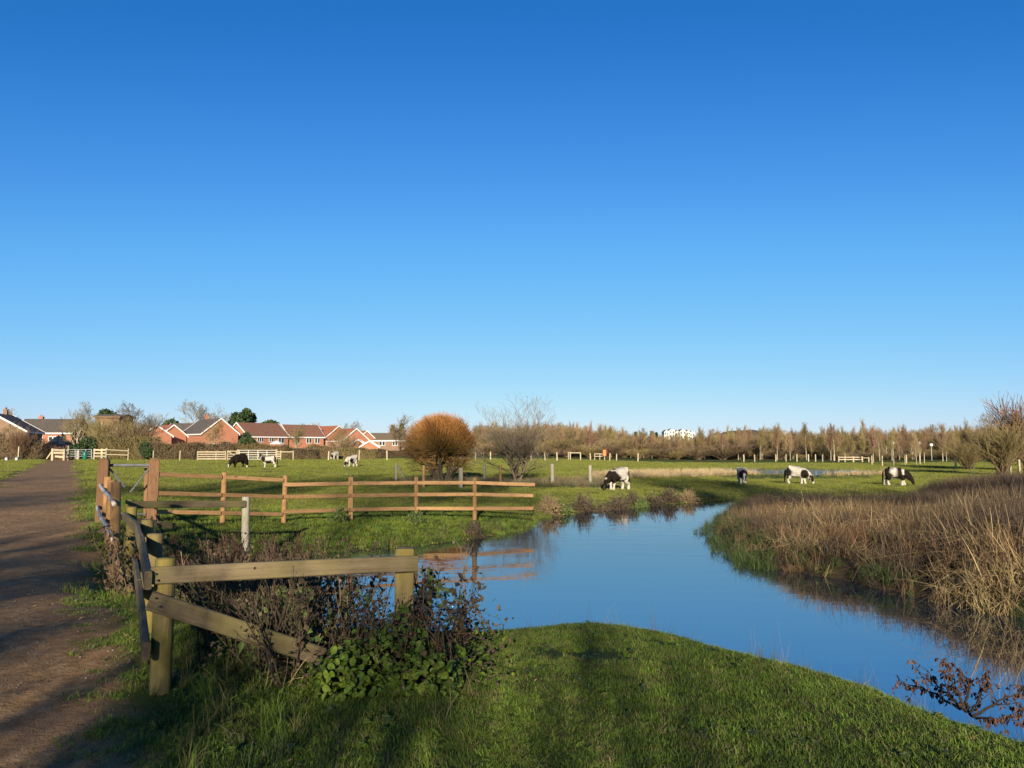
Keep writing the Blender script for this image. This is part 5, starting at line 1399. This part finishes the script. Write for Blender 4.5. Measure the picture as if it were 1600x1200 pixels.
# grey weeds under the old wire fence
x = rg.uniform(-8, 8, 9000); y = rg.uniform(40, 49, 9000); px_, _ = project(x, y, height(x, y))
k = (px_ > 600) & (px_ < 955) & (y > np.interp(px_, [600, 760, 940], [43.5, 42, 41])) & (y < 48) & (rg.random(len(x)) < np.interp(px_, [600, 740, 950], [.18, .6, .6]))
x, y = x[k], y[k]
gw = [reed_clump(247, 34, .4, .8, R_grey, .7, .016), blade_clump(248, 30, .3, .6, .2, .03, .8, G_bank, 4, .5), reed_clump(249, 24, .5, .9, R_brown, .4, .012)]
hh = .5 + .5 * fnoise(x, y, 1.5, 75)
scatter('grey_weeds', gw, np.stack([x, y, height(x, y)], -1), hh * (.6 + .5 * rg.random(len(x))), 'grey green weeds along the old posts beside the bare tree', 'weeds', .25)

# dead bushes on the waterline of the far bank
def dead_bush(seed, n, R_, H, mats):
    rs = np.random.default_rng(seed)
    az = rs.random(n) * 6.283; el = rs.random(n)
    b = rs.normal(0, .18 * R_, (n, 3)); b[:, 2] = -.1
    e = np.stack([np.cos(az) * R_ * np.sqrt(1 - el ** 2) * 1.0, np.sin(az) * R_ * np.sqrt(1 - el ** 2), el * H], -1) * (.55 + .5 * rs.random((n, 1)))
    s = np.linspace(0, 1, 4)[None, :, None]
    P = b[:, None] * (1 - s) + (b[:, None] + e[:, None]) * s; P[..., 2] += (np.sin(s[..., 0] * 3.14) * .12 * H)
    P += np.cumsum(rs.normal(0, .02, P.shape), axis=1) * s
    m = MB(); m.tubes(P, np.broadcast_to(np.array([.009, .008, .006, .004]), (n, 4)), 3)
    k = n * 2; i = rs.integers(0, n, k); p = P[i, rs.integers(1, 4, k)] + rs.normal(0, .03, (k, 3)); a = rs.normal(size=(k, 3)); a /= np.linalg.norm(a, axis=1, keepdims=True); c = np.cross(a, rs.normal(size=(k, 3)))
    q = .035
    V = np.stack([p - a * q, p + c * q * .6, p + a * q, p - c * q * .6], 1)
    return m.mesh('stems', [mats[0]], False, True), mesh('leaves', V.reshape(-1, 3), None, np.arange(k * 4).reshape(-1, 4), [mats[1]])
M_deadd = plain('dark_dead_stems', [(.034, .026, .018), (.064, .049, .032)], 2, .9, tip=(.095, .073, .048), rnd=.25)
M_deadl = plain('dark_dead_leaves', [(.034, .024, .014), (.074, .050, .028)], 3, .8, rnd=.3)
M_deadt = plain('tan_dead_stems', [(.17, .115, .055), (.24, .17, .085)], 2, .9, tip=(.30, .22, .12), rnd=.2)
M_greenl = plain('dull_green_leaves', [(.05, .085, .02), (.10, .13, .03)], 3, .7, rnd=.2)
for i, (px, py, wpx, hpx, kind, lab) in enumerate((
        (858, 806, 42, 38, 1, 'tan dead bush at the end of the rail fence by the water'), (880, 805, 30, 28, 2, 'dull green bush on the waterline between tan and brown bushes'),
        (911, 800, 46, 38, 0, 'dark brown dead bush on the bank left of the near piebald pony'), (966, 796, 48, 36, 0, 'dark brown dead bush on the waterline directly below the near pony'),
        (1003, 793, 30, 22, 2, 'low green bush on the waterline right of the near pony'), (1022, 791, 36, 30, 0, 'brown dead bush on the far bank between the two right ponies, left one'),
        (1046, 788, 30, 30, 0, 'tall dark dead bush in the middle of the far bank'), (1076, 786, 38, 26, 1, 'brown bush at the bend where the river narrows'), (940, 799, 30, 24, 0, 'small dark dead bush between two larger ones on the bank'),
        (990, 792, 30, 26, 0, 'brown dead bush behind the low green bush on the bank'), (740, 842, 26, 30, 0, 'small brown dead plant on the bank below the rail fence'), (528, 842, 24, 30, 2, 'dark green plant on the shaded ditch bank behind the board'), (650, 838, 26, 26, 2, 'leafy green plant hanging on the bank under the third rail fence post'))):
    q = gnd(px, py, WATER); D = q[1] + .15; x = q[0]
    R_ = wpx / 2 * D / 1200; H = hpx * D / 1200
    mats = ((M_deadd, M_deadl), (M_deadt, M_deadt), (M_greenl, M_greenl))[kind]
    t = empty('bank_bush', (x, D, hz(x, D)), lab, 'bush', 'bushes along the far bank')
    bst, lf = dead_bush(400 + i, 420, R_, H, mats); ob('stems', bst, t); tag(ob('leaves', lf, t), kind='stuff')

# ditch undergrowth behind the near fence
def weed_mesh(seed, H, nst, mat, leafmat, nleaf, spread=.12, lean=.25, leaf=.03):
    rs = np.random.default_rng(seed)
    K = 6; s = np.linspace(0, 1, K)[None, :, None]
    b = rs.normal(0, spread, (nst, 3)); b[:, 2] = -.08
    d = rs.normal(0, lean, (nst, 3)); d[:, 2] = 1
    hh = H * (.75 + .25 * rs.random(nst))
    P = b[:, None] + d[:, None] * s * hh[:, None, None] + np.cumsum(rs.normal(0, .018, (nst, K, 3)), axis=1) * s
    Rd = .008 * (1 - .6 * s[..., 0]) * np.ones((nst, 1))
    m = MB(); m.tubes(P, Rd, 5)
    P2, R2 = grow(P, Rd, 7, .35, 1, R(35), .28, .3, 4, .06, rs, .6, .4, .6, .0016); m.tubes(P2, R2, 3)
    AP = np.concatenate([P2.reshape(-1, 3), P[:, 2:].reshape(-1, 3)])
    i = rs.integers(0, len(AP), nleaf); p = AP[i] + rs.normal(0, .012, (nleaf, 3))
    a = rs.normal(size=(nleaf, 3)); a[:, 2] -= .5; a /= np.linalg.norm(a, axis=1, keepdims=True); c = np.cross(a, rs.normal(size=(nleaf, 3))); c /= np.linalg.norm(c, axis=1, keepdims=True); nn = np.cross(a, c)
    q = leaf * (.5 + rs.random((nleaf, 1)))
    V = np.stack([p, p + a * q * .5 + c * q * .32 + nn * q * .1, p + a * q, p + a * q * .5 - c * q * .32 + nn * q * .1], 1)
    st = m.mesh('stems', [mat], True, True)
    lf = mesh('leaves', V.reshape(-1, 3), None, np.arange(nleaf * 4).reshape(-1, 4), [leafmat])
    return st, lf
def both(st, lf):
    vt = []
    na = len(st.vertices); nb = len(lf.vertices)
    def arr(me):
        co = np.empty(len(me.vertices) * 3, np.float32); me.vertices.foreach_get('co', co)
        F = np.empty(len(me.loops), np.int32); me.loops.foreach_get('vertex_index', F)
        return co.reshape(-1, 3), F.reshape(-1, 4)
    va, fa = arr(st); vb, fb = arr(lf)
    return mesh('weeds', np.concatenate([va, vb]), None, np.concatenate([fa, fb + na]), [st.materials[0], lf.materials[0]], mi4=np.concatenate([np.zeros(len(fa)), np.ones(len(fb))]), attrs={'tt': np.full(na + nb, .4)})
M_weedt = plain('straw_stems', [(.085, .062, .034), (.16, .115, .062)], 2, .85, tip=(.21, .155, .085), rnd=.4)
M_rust = plain('rusty_dock', [(.042, .018, .012), (.075, .032, .02)], 2, .85, tip=(.10, .045, .028), rnd=.3)
M_curl = plain('curled_brown_leaves', [(.06, .038, .024), (.13, .085, .05), (.20, .14, .09)], 5, .8, rnd=.3)
UND = [both(*weed_mesh(500, .85, 9, M_deadd, M_deadl, 120)), both(*weed_mesh(501, .75, 9, M_weedt, M_curl, 110)), both(*weed_mesh(502, .9, 8, M_rust, M_deadl, 160, leaf=.025)), both(*weed_mesh(503, .6, 9, M_deadd, M_greenl, 130, leaf=.05)), both(*weed_mesh(504, .65, 8, M_weedt, M_deadl, 90, lean=.5))]
x = rg.uniform(-6.8, .2, 9000); y = rg.uniform(5.0, 14.5, 9000)
z = height(x, y); px_, py_ = project(x, y, z); u = pathu(x, y)
lim = 470 - 60 * sstep(9, 13, y)
k = (u > .95) & ((px_ < lim) & (px_ > 250)) & (y > 5.35) & (rg.random(len(x)) < np.interp(y, [5, 8, 14], [.30, .26, .16]))
x, y = x[k], y[k]; z = np.maximum(height(x, y), WATER - .05)
hh = (.70 + .55 * fnoise(x, y, 1.1, 80)) * np.interp(y, [5, 7, 10, 14], [.95, 1.0, .95, .75])
pick = np.where(fnoise(x, y, .8, 81) < .45, rg.choice([0, 1, 1, 4, 3], len(x)), rg.choice([0, 2, 3, 3, 1, 4], len(x)))
kd = rg.random(len(x)) < np.where(y < 6.2, .4, .72); x, y, z, hh, pick = x[kd], y[kd], z[kd], hh[kd], pick[kd]
scatter('ditch_undergrowth', UND, np.stack([x, y, z], -1), hh, 'tangle of dead stems filling the ditch behind the near board fence', 'undergrowth', .18, pick=pick)
reedsmall = [reed_clump(260, 26, .3, .7, R_tan, .9, .008), reed_clump(261, 26, .3, .7, R_brown, .9, .008)]
kk = rg.random(len(x)) < .5
scatter('ditch_straw', reedsmall, np.stack([x, y, z], -1)[kk], .6 + .5 * rg.random(kk.sum()), 'bent straw stems in the ditch behind the near fence', 'straw', .4)

# tall single weeds in front of the water
WPROTO = [weed_mesh(520, .9, 3, M_rust, M_deadl, 140, .03, .10, .035), weed_mesh(521, .8, 3, M_deadd, M_deadl, 95, .04, .16, .065), weed_mesh(522, .85, 2, M_weedt, M_curl, 30, .03, .12, .04)]
for i, (px, py0, D, kind, lab) in enumerate((
        (437, 905, 5.7, 0, 'dark red dead dock stalk behind the sloping board'), (432, 790, 8.5, 1, 'dark branching dead stalk rising above the near top board'),
        (722, 915, 6.2, 1, 'tall dead stalk with curled leaves, farthest right before the water'), (700, 950, 6.0, 1, 'leafy dead stalk second from the right before the water'),
        (668, 905, 6.0, 0, 'reddish dead stalk just right of the old square post'), (578, 930, 5.95, 1, 'bushy dead stalk between the boards, left of the square post'),
        (553, 900, 6.2, 0, 'thin red stalk standing before the water under the top board'), (602, 915, 6.1, 1, 'leafy grey stalk close to the left of the square post'),
        (520, 945, 6.0, 1, 'dark stalk with small leaves above the end of the sloping board'), (497, 905, 6.4, 0, 'dark red stalk at the edge of the undergrowth before the water'),
        (645, 900, 6.4, 2, 'pale thin straw stalk leaning beside the old square post'), (536, 925, 5.8, 2, 'pale straw stalk crossing the gap below the top board'),
        (345, 835, 8.0, 0, 'red brown dock heads showing above the top board at left'), (375, 845, 7.5, 0, 'red brown dock heads above the top board, right one'),
        (322, 900, 5.9, 0, 'twisted dark stalk leaning on the near post fence'))):
    b = at(px, 1000, D); z = min(hz(b[0], D), -.05); z = max(z, WATER)
    tz = at(px, py0, D)[2]; k = max(.3, (tz - z) / .88)
    t = empty('dead_weed', (b[0], D, z), lab, 'weed', 'tall dead weeds by the near fence', rg.uniform(0, 6)); t.scale = (k, k, k)
    ob('stems', WPROTO[kind][0], t); tag(ob('leaves', WPROTO[kind][1], t), kind='stuff')
SINGLE = [both(*weed_mesh(540, .9, 1, M_rust, M_deadl, 60, .01, .12, .03)), both(*weed_mesh(541, .85, 1, M_deadd, M_deadl, 55, .01, .14, .055)), both(*weed_mesh(542, .95, 1, M_weedt, M_curl, 14, .01, .14, .03)), both(*weed_mesh(543, .8, 1, M_deadd, M_greenl, 45, .01, .12, .05))]
x = rg.uniform(-2.6, -.1, 900); y = rg.uniform(5.4, 8.2, 900); z = height(x, y); px_, py_ = project(x, y, z)
k = (px_ > 440) & (px_ < 745) & (rsd(x, y) > -.3) & (rg.random(len(x)) < np.interp(px_, [440, 500, 745], [.30, .11, .10])); x, y = x[k], y[k]
scatter('dead_stalks', SINGLE, np.stack([x, y, np.maximum(height(x, y), WATER)], -1), rg.uniform(.55, 1.1, len(x)), 'thin dead stalks with shrivelled leaves standing before the water', 'weeds', .12)
# thin grass stalks along the lip of the near bank
stalk = [blade_clump(530 + i, 3, .18, .42, .03, .003, .35, R_brown, 4, .2, 'stalks') for i in range(3)]
x = rg.uniform(-1, 3.8, 2500); y = rg.uniform(5, 9.6, 2500); d = rsd(x, y); k = (d > .15) & (d < .6) & (rg.random(len(x)) < .30); x, y = x[k], y[k]
scatter('grass_stalks', stalk, np.stack([x, y, height(x, y)], -1), .6 + .6 * rg.random(len(x)), 'thin dry grass stalks along the lip of the near bank', 'grass', .2)

# bramble bush with round green leaves in front of the square post
M_brl = plain('bramble_leaf', [(.05, .095, .010), (.10, .15, .016), (.16, .19, .025)], 2.5, .6, rnd=.45, spec=.22)
M_brs = plain('bramble_stem', [(.06, .035, .02), (.10, .06, .03)], 3, .8)
def leaf_mesh(seed):
    rs = np.random.default_rng(seed)
    n = 8; V = [(0, 0, 0)]; mid = [(0, y, -.05 * (y - .5) ** 2 + .0) for y in (.35, .7, 1.0)]
    L = [(-.30, .12, .07), (-.42, .38, .10), (-.32, .70, .08)]; Rr = [(.30, .12, .07), (.42, .38, .10), (.32, .70, .08)]
    V += [(0, .35, 0), (0, .7, -.02), (0, 1.02, -.10)] + L + Rr
    V = np.array(V) + rs.normal(0, .025, (10, 3)) * np.array([1, 1, 1.2])
    F4 = [(0, 1, 5, 4), (1, 2, 6, 5), (0, 7, 8, 1), (1, 8, 9, 2)]; F3 = [(2, 3, 6), (2, 9, 3)]
    return mesh('leaf', V, F3, F4, [M_brl], smooth=False)
LEAF = [leaf_mesh(i) for i in range(5)]
bc = gnd(612, 1085, -.06)
bz = hz(bc[0], bc[1])
bush = empty('bramble_bush', (bc[0], bc[1], bz), 'low bramble bush with round green leaves in front of the old square post', 'bush')
rs = np.random.default_rng(600)
nst = 46; K = 7; s = np.linspace(0, 1, K)[None, :, None]
az = rs.random(nst) * 6.283
e = np.stack([np.cos(az) * .72 * (.4 + .6 * rs.random(nst)), np.sin(az) * .48 * (.4 + .6 * rs.random(nst)) + .05, np.zeros(nst)], -1)
b0_ = np.stack([rs.normal(0, .25, nst), rs.normal(.12, .16, nst), np.full(nst, -.05)], -1)
hgt_ = .30 + .28 * rs.random(nst)
P = b0_[:, None] * (1 - s) + (b0_[:, None] * .3 + e[:, None]) * s; P[..., 2] += np.sin(np.clip(s[..., 0] * 2.5, 0, 3)) * hgt_[:, None]
m = MB(); m.tubes(P, np.broadcast_to(np.linspace(.006, .0025, K)[None], (nst, K)), 5); ob('stems', m.mesh('stems', [M_brs], True), bush)
LP = []
for k in range(1500):
    dd = rs.normal(size=3); dd[2] = abs(dd[2]) * .8; dd /= np.linalg.norm(dd)
    lump = .8 + .35 * math.sin(dd[0] * 5 + 1) * math.cos(dd[1] * 4)
    p = np.array([0, .03, .02]) + dd * np.array([.62, .47, .46]) * lump * (.55 + .45 * rs.random() ** .5)
    LP.append((p, dd))
cv = np.array([-bc[0], -bc[1], EYE - bz])
LP.sort(key=lambda q: -(np.dot(q[1], cv / np.linalg.norm(cv)) + .8 * np.linalg.norm(q[0] / np.array([.62, .47, .46]))))
restV = []
for k, (p, dd) in enumerate(LP):
    nrm = Vector(dd * .45 + rs.normal(0, .5, 3) + np.array([0, -.30, .40])).normalized()
    tip = Vector((rs.normal() , rs.normal(), -.4)); tip = (tip - nrm * tip.dot(nrm)).normalized()
    side_ = tip.cross(nrm).normalized()
    M = Matrix((side_, tip, nrm)).transposed().to_4x4() @ Matrix.Scale(rs.uniform(.032, .062), 4)
    M.translation = Vector(p)
    if k < 295:
        o = bpy.data.objects.new('leaf', LEAF[k % 5]); COL.objects.link(o); o.parent = bush; o.matrix_local = M
    else: restV.append((LEAF[k % 5], M))
m = MB()
for me, M in restV:
    co = np.empty(30, np.float32); me.vertices.foreach_get('co', co); co = co.reshape(-1, 3)
    A_ = np.array(M); m.add(co @ A_[:3, :3].T + A_[:3, 3], [(2, 3, 6), (2, 9, 3)], [(0, 1, 5, 4), (1, 2, 6, 5), (0, 7, 8, 1), (1, 8, 9, 2)])
tag(ob('leaves', m.mesh('leaves', [M_brl]), bush), kind='stuff')
# ground ivy and nettles beside it
M_ivyd = plain('dull_nettle_leaf', [(.03, .05, .012), (.055, .075, .02), (.08, .06, .03)], 3, .7, rnd=.4, spec=.2)
ivy = []
for i in range(3):
    m = MB(); rr_ = np.random.default_rng(610 + i)
    for k in range(26):
        me = LEAF[k % 5]; co = np.empty(30, np.float32); me.vertices.foreach_get('co', co); co = co.reshape(-1, 3)
        q = Matrix.Rotation(rr_.uniform(0, 6.28), 4, 'Z') @ Matrix.Rotation(rr_.normal(.5, .4), 4, 'X') @ Matrix.Scale(rr_.uniform(.02, .042), 4)
        A_ = np.array(q); m.add(co @ A_[:3, :3].T + np.array([rr_.normal(0, .10), rr_.normal(0, .10), rr_.uniform(.02, .24)]), [(2, 3, 6), (2, 9, 3)], [(0, 1, 5, 4), (1, 2, 6, 5), (0, 7, 8, 1), (1, 8, 9, 2)])
    ivy.append(m.mesh('ivy', [(M_ivyd, M_curl, M_brl)[i]]))
x = rg.uniform(-3, 0, 1500); y = rg.uniform(4.7, 7.5, 1500); z = height(x, y); px_, py_ = project(x, y, z)
k = (pathu(x, y) > .7) & (((px_ > 440) & (px_ < 765) & (y > 5.1) & (y < 7.2) & (rg.random(len(x)) < .22)) | ((px_ > 270) & (px_ < 420) & (y > 5.2) & (y < 6.4) & (rg.random(len(x)) < .10)))
x, y, z = x[k], y[k], z[k]
scatter('ground_ivy', ivy, np.stack([x, y, z], -1), .7 + .6 * rg.random(len(x)), 'green nettles and ivy round the foot of the old square post', 'ivy', .2)

x = rg.uniform(-2.5, 4, 2600); y = rg.uniform(3, 9, 2600); k = (rsd(x, y) > .3) & (pathd(x, y) > .25) & (fnoise(x, y, .9, 95) > .55) & (rg.random(len(x)) < .22); x, y = x[k], y[k]
lw = []
for i in range(2):
    m = MB(); rr_ = np.random.default_rng(660 + i)
    for k in range(9):
        me = LEAF[k % 5]; co = np.empty(30, np.float32); me.vertices.foreach_get('co', co); co = co.reshape(-1, 3)
        q = Matrix.Rotation(k * .7 + rr_.uniform(0, .4), 4, 'Z') @ Matrix.Rotation(rr_.normal(.25, .15), 4, 'X') @ Matrix.Scale(rr_.uniform(.014, .03), 4)
        A_ = np.array(q); m.add(co @ A_[:3, :3].T + np.array([0, 0, rr_.uniform(.012, .03)]), [(2, 3, 6), (2, 9, 3)], [(0, 1, 5, 4), (1, 2, 6, 5), (0, 7, 8, 1), (1, 8, 9, 2)])
    lw.append(m.mesh('weed', [(M_greenl, M_brl)[i]]))
scatter('lawn_weeds', lw, np.stack([x, y, height(x, y)], -1), .7 + .7 * rg.random(len(x)), 'small broad leaved weeds in the near lawn', 'weeds', .1)

# dead climbing vine on the handrail
vb = at(212, 830, 10.6); vz = hz(vb[0], 10.6)
t = empty('dead_vine', (vb[0], 10.6, vz), 'withered climbing vine with curled leaves hanging on the pipe handrail end', 'vine')
rs = np.random.default_rng(620); m = MB(); allp = []
for k in range(20):
    K = 9; s = np.linspace(0, 1, K)
    x0 = rs.normal(.0, .14); y0 = rs.normal(.2, .5); H = rs.uniform(.6, 1.3)
    P = np.stack([x0 + np.cumsum(rs.normal(0, .035, K)) - .22 * s ** 2, y0 + np.cumsum(rs.normal(0, .03, K)), H * s], -1)
    m.tubes(P[None], np.linspace(.011, .004, K)[None], 5); allp.append(P[3:])
ob('stems', m.mesh('stems', [M_weedt], True, True), t)
ap = np.concatenate(allp); n = 420; p = ap[rs.integers(0, len(ap), n)] + rs.normal(0, .05, (n, 3)); a = rs.normal(size=(n, 3)); a[:, 2] -= 1; a /= np.linalg.norm(a, axis=1, keepdims=True); c = np.cross(a, rs.normal(size=(n, 3))); c /= np.linalg.norm(c, axis=1, keepdims=True); nn = np.cross(a, c)
q = .085 * (.5 + .7 * rs.random((n, 1)))
V = np.stack([p, p + a * q * .5 + c * q * .35 + nn * q * .25, p + a * q, p + a * q * .5 - c * q * .35 + nn * q * .25], 1)
tag(ob('leaves', mesh('leaves', V.reshape(-1, 3), None, np.arange(n * 4).reshape(-1, 4), [M_curl]), t), kind='stuff')

# fallen branch with brown leaves over the near bank edge, right
fb = gnd(1500, 1105, -.35); fbz = hz(fb[0], fb[1])
t = empty('dead_branch', (fb[0], fb[1], fbz), 'dead branch with hanging brown leaves leaning over the near bank at right', 'branch')
rs = np.random.default_rng(630); m = MB(); allp = []
def bpx(px, py, D): return at(px, py, D) - np.array([fb[0], fb[1], fbz])
for pts in (((1520, 1120, 5.7), (1500, 1095, 5.75), (1488, 1060, 5.85), (1478, 1035, 5.9)), ((1510, 1112, 5.7), (1480, 1085, 5.9), (1462, 1068, 6.05), (1448, 1046, 6.1)), ((1515, 1115, 5.65), (1528, 1090, 5.75), (1535, 1070, 5.8), (1545, 1055, 5.85)),
            ((1520, 1118, 5.6), (1555, 1100, 5.6), (1575, 1090, 5.6), (1600, 1072, 5.6)), ((1520, 1118, 5.6), (1545, 1125, 5.5), (1570, 1122, 5.45), (1598, 1108, 5.45)), ((1500, 1108, 5.75), (1460, 1082, 6.1), (1435, 1072, 6.3), (1412, 1068, 6.4)), ((1510, 1112, 5.7), (1512, 1085, 5.8), (1508, 1065, 5.9), (1500, 1048, 5.95))):
    P = np.array([bpx(*q) for q in pts]); tq = np.linspace(0, 3, 12); P = np.stack([np.interp(tq, range(4), P[:, k]) for k in range(3)], -1)
    P[1:-1] = (P[:-2] + 2 * P[1:-1] + P[2:]) / 4 + rs.normal(0, .008, (10, 3))
    m.tubes(P[None], np.linspace(.011, .003, 12)[None], 5); allp.append(P[2:])
    P2, R2 = grow(P[None], np.linspace(.008, .003, 12)[None], 7, .2, 1, R(45), .3, .1, 4, .06, rs, .6, .4, .6, .002); m.tubes(P2, R2, 3); allp.append(P2.reshape(-1, 3))
ob('stems', m.mesh('stems', [M_deadd], True, True), t)
ap = np.concatenate(allp); n = 520; p = ap[rs.integers(0, len(ap), n)] + rs.normal(0, .012, (n, 3)); a = rs.normal(0, .45, size=(n, 3)); a[:, 2] -= 1; a /= np.linalg.norm(a, axis=1, keepdims=True); c = np.cross(a, rs.normal(size=(n, 3))); c /= np.linalg.norm(c, axis=1, keepdims=True); nn = np.cross(a, c)
q = .042 * (.6 + .7 * rs.random((n, 1)))
V = np.stack([p, p + a * q * .5 + c * q * .28 + nn * q * .2, p + a * q, p + a * q * .5 - c * q * .28 + nn * q * .2], 1)
M_redl = plain('red_brown_leaves', [(.05, .026, .018), (.095, .048, .032), (.14, .08, .05)], 6, .75, rnd=.2)
tag(ob('leaves', mesh('leaves', V.reshape(-1, 3), None, np.arange(n * 4).reshape(-1, 4), [M_redl]), t), kind='stuff')

# stones and leaf litter on the path
def pebble(seed):
    rs = np.random.default_rng(seed); bm_v = []
    a = np.arange(6) * math.pi / 3
    V = [(0, 0, .5)] + [(math.cos(k) * rs.uniform(.7, 1), math.sin(k) * rs.uniform(.7, 1), rs.uniform(.1, .3)) for k in a] + [(math.cos(k) * .8, math.sin(k) * .8, -.4) for k in a]
    return mesh('pebble', V, [(0, 1 + k, 1 + (k + 1) % 6) for k in range(6)], [(1 + k, 7 + k, 7 + (k + 1) % 6, 1 + (k + 1) % 6) for k in range(6)], [M_peb], smooth=True)
M_peb = plain('path_stones', [(.10, .075, .055), (.26, .20, .15)], 4, .85, rnd=.4)
M_lit = plain('leaf_litter', [(.16, .10, .05), (.30, .20, .11)], 4, .8, rnd=.45)
lit = []
for i in range(3):
    rs = np.random.default_rng(640 + i); w_ = rs.uniform(.3, .5)
    lit.append(mesh('litter', [(0, -1, .05), (w_, 0, .25), (0, 1, .1), (-w_, 0, .3), (0, 0, 0)], [(0, 1, 4), (1, 2, 4), (2, 3, 4), (3, 0, 4)], None, [M_lit]))
x = rg.uniform(-16, 1, 26000); y = 2.6 + 26 * rg.random(26000) ** 1.6
k = (pathd(x, y) < .35 + .5 * rg.random(len(x))) & (fnoise(x, y, 1.5, 90) > .35); x, y = x[k], y[k]; z = height(x, y)
k = rg.random(len(x)) < .75
scatter('path_stones', [pebble(i) for i in range(4)], np.stack([x, y, z], -1)[k], (.004 + .012 * rg.random(k.sum()) ** 2.5), 'small stones and crumbs of earth on the footpath', 'stones', .5)
k2 = ~k & (rg.random(len(x)) < .35)
scatter('leaf_litter', lit, np.stack([x, y, z + .006], -1)[k2], (.010 + .018 * rg.random(k2.sum())), 'fallen leaves scattered on the footpath', 'leaves', .4)
x = rg.uniform(-2, 4, 700); y = rg.uniform(3, 8.5, 700); k = (rsd(x, y) > .4) & (pathd(x, y) > .2) & (rg.random(len(x)) < .22); x, y = x[k], y[k]
scatter('lawn_litter', lit, np.stack([x, y, height(x, y) + .012], -1), (.006 + .012 * rg.random(len(x))), 'fallen leaves caught in the near grass', 'leaves', .5)

# ------------------------------------------------------------------ the trees behind the viewer that shade the near ground
SPARSE = [tree_meshes(90 + i, 6.0, .13, [dict(n=8, t0=.3, t1=.98, ang=R(48), lr=.6, up=.25, K=5, wob=.05, lfall=.45), dict(n=6, t0=.2, t1=1, ang=R(40), lr=.58, up=.15, K=4, wob=.05), dict(n=5, t0=.2, t1=1, ang=R(38), lr=.55, up=.1, K=3, wob=.05)], M_bark, M_twig, rmin=.008) for i in range(3)]
HIGH = [tree_meshes(96 + i, 6.6, .10, [dict(n=16, t0=.84, t1=.99, ang=R(58), lr=.40, up=.12, K=5, wob=.05, lfall=.25), dict(n=9, t0=.2, t1=1, ang=R(42), lr=.55, up=.1, K=4, wob=.05), dict(n=7, t0=.2, t1=1, ang=R(38), lr=.5, up=.1, K=3, wob=.05)], M_bark, M_twig, rmin=.011, crook=.01) for i in range(2)]  # crowns shaped high to shade the mid pasture and leave the fence sunlit
for i, (x, y, H, wd, pr) in enumerate(((-7.0, -13, 5.7, 1.15, 3), (-11.5, -14, 6.4, 1.3, 4), (-2.6, -13, 5.2, 1.2, 2), (-17, -17, 7.5, 1.3, 3), (-.55, -15, 6.8, .9, 1), (1.6, -22, 7.0, .9, 0), (-27, -34, 18, 1.1, 0), (-38, -36, 19, 1.1, 2), (21, -30, 13.5, 1.0, 4), (28, -31, 15, 1.0, 3),
                                       (-16, -60, 25.5, .6, 7), (-6, -62, 26, .62, 6), (7.5, -60, 25.5, .5, 7))):
    k = H / 7.5
    tree_thing('shade_tree', (SPARSE + ROUND + HIGH)[pr], (x, y, hz(x, y)), 'tall bare shade tree out of view behind the viewer', 'tree', 'trees behind the viewer', i * 1.3, (k * wd, k * wd, k))  # unseen trees, placed for the shade they cast into view
for i, (x, y, H, wd, pr) in enumerate(((-8.8, -9.6, 4.7, 1.2, 0), (-6.2, -9.2, 4.5, 1.0, 3), (-4.0, -9.8, 4.9, 1.2, 1), (-2.3, -9.4, 4.3, .9, 4), (-.35, -10.6, 4.6, .7, 2), (-5.2, -11.4, 4.8, 1.2, 2), (-9.8, -11.6, 5.0, 1.0, 4), (-1.1, -12.4, 4.8, 1.0, 0))):  # low unseen row added to cut the sun on the near ground
    k = H / (7.5 if pr < 3 else 8)
    tree_thing('young_tree', (SPARSE + ROUND)[pr], (x, y, hz(x, y)), 'young bare tree added behind the viewer for its shade', 'tree', 'young trees behind the viewer', i * 1.1, (k * wd, k * wd, k))
#NEAR_END
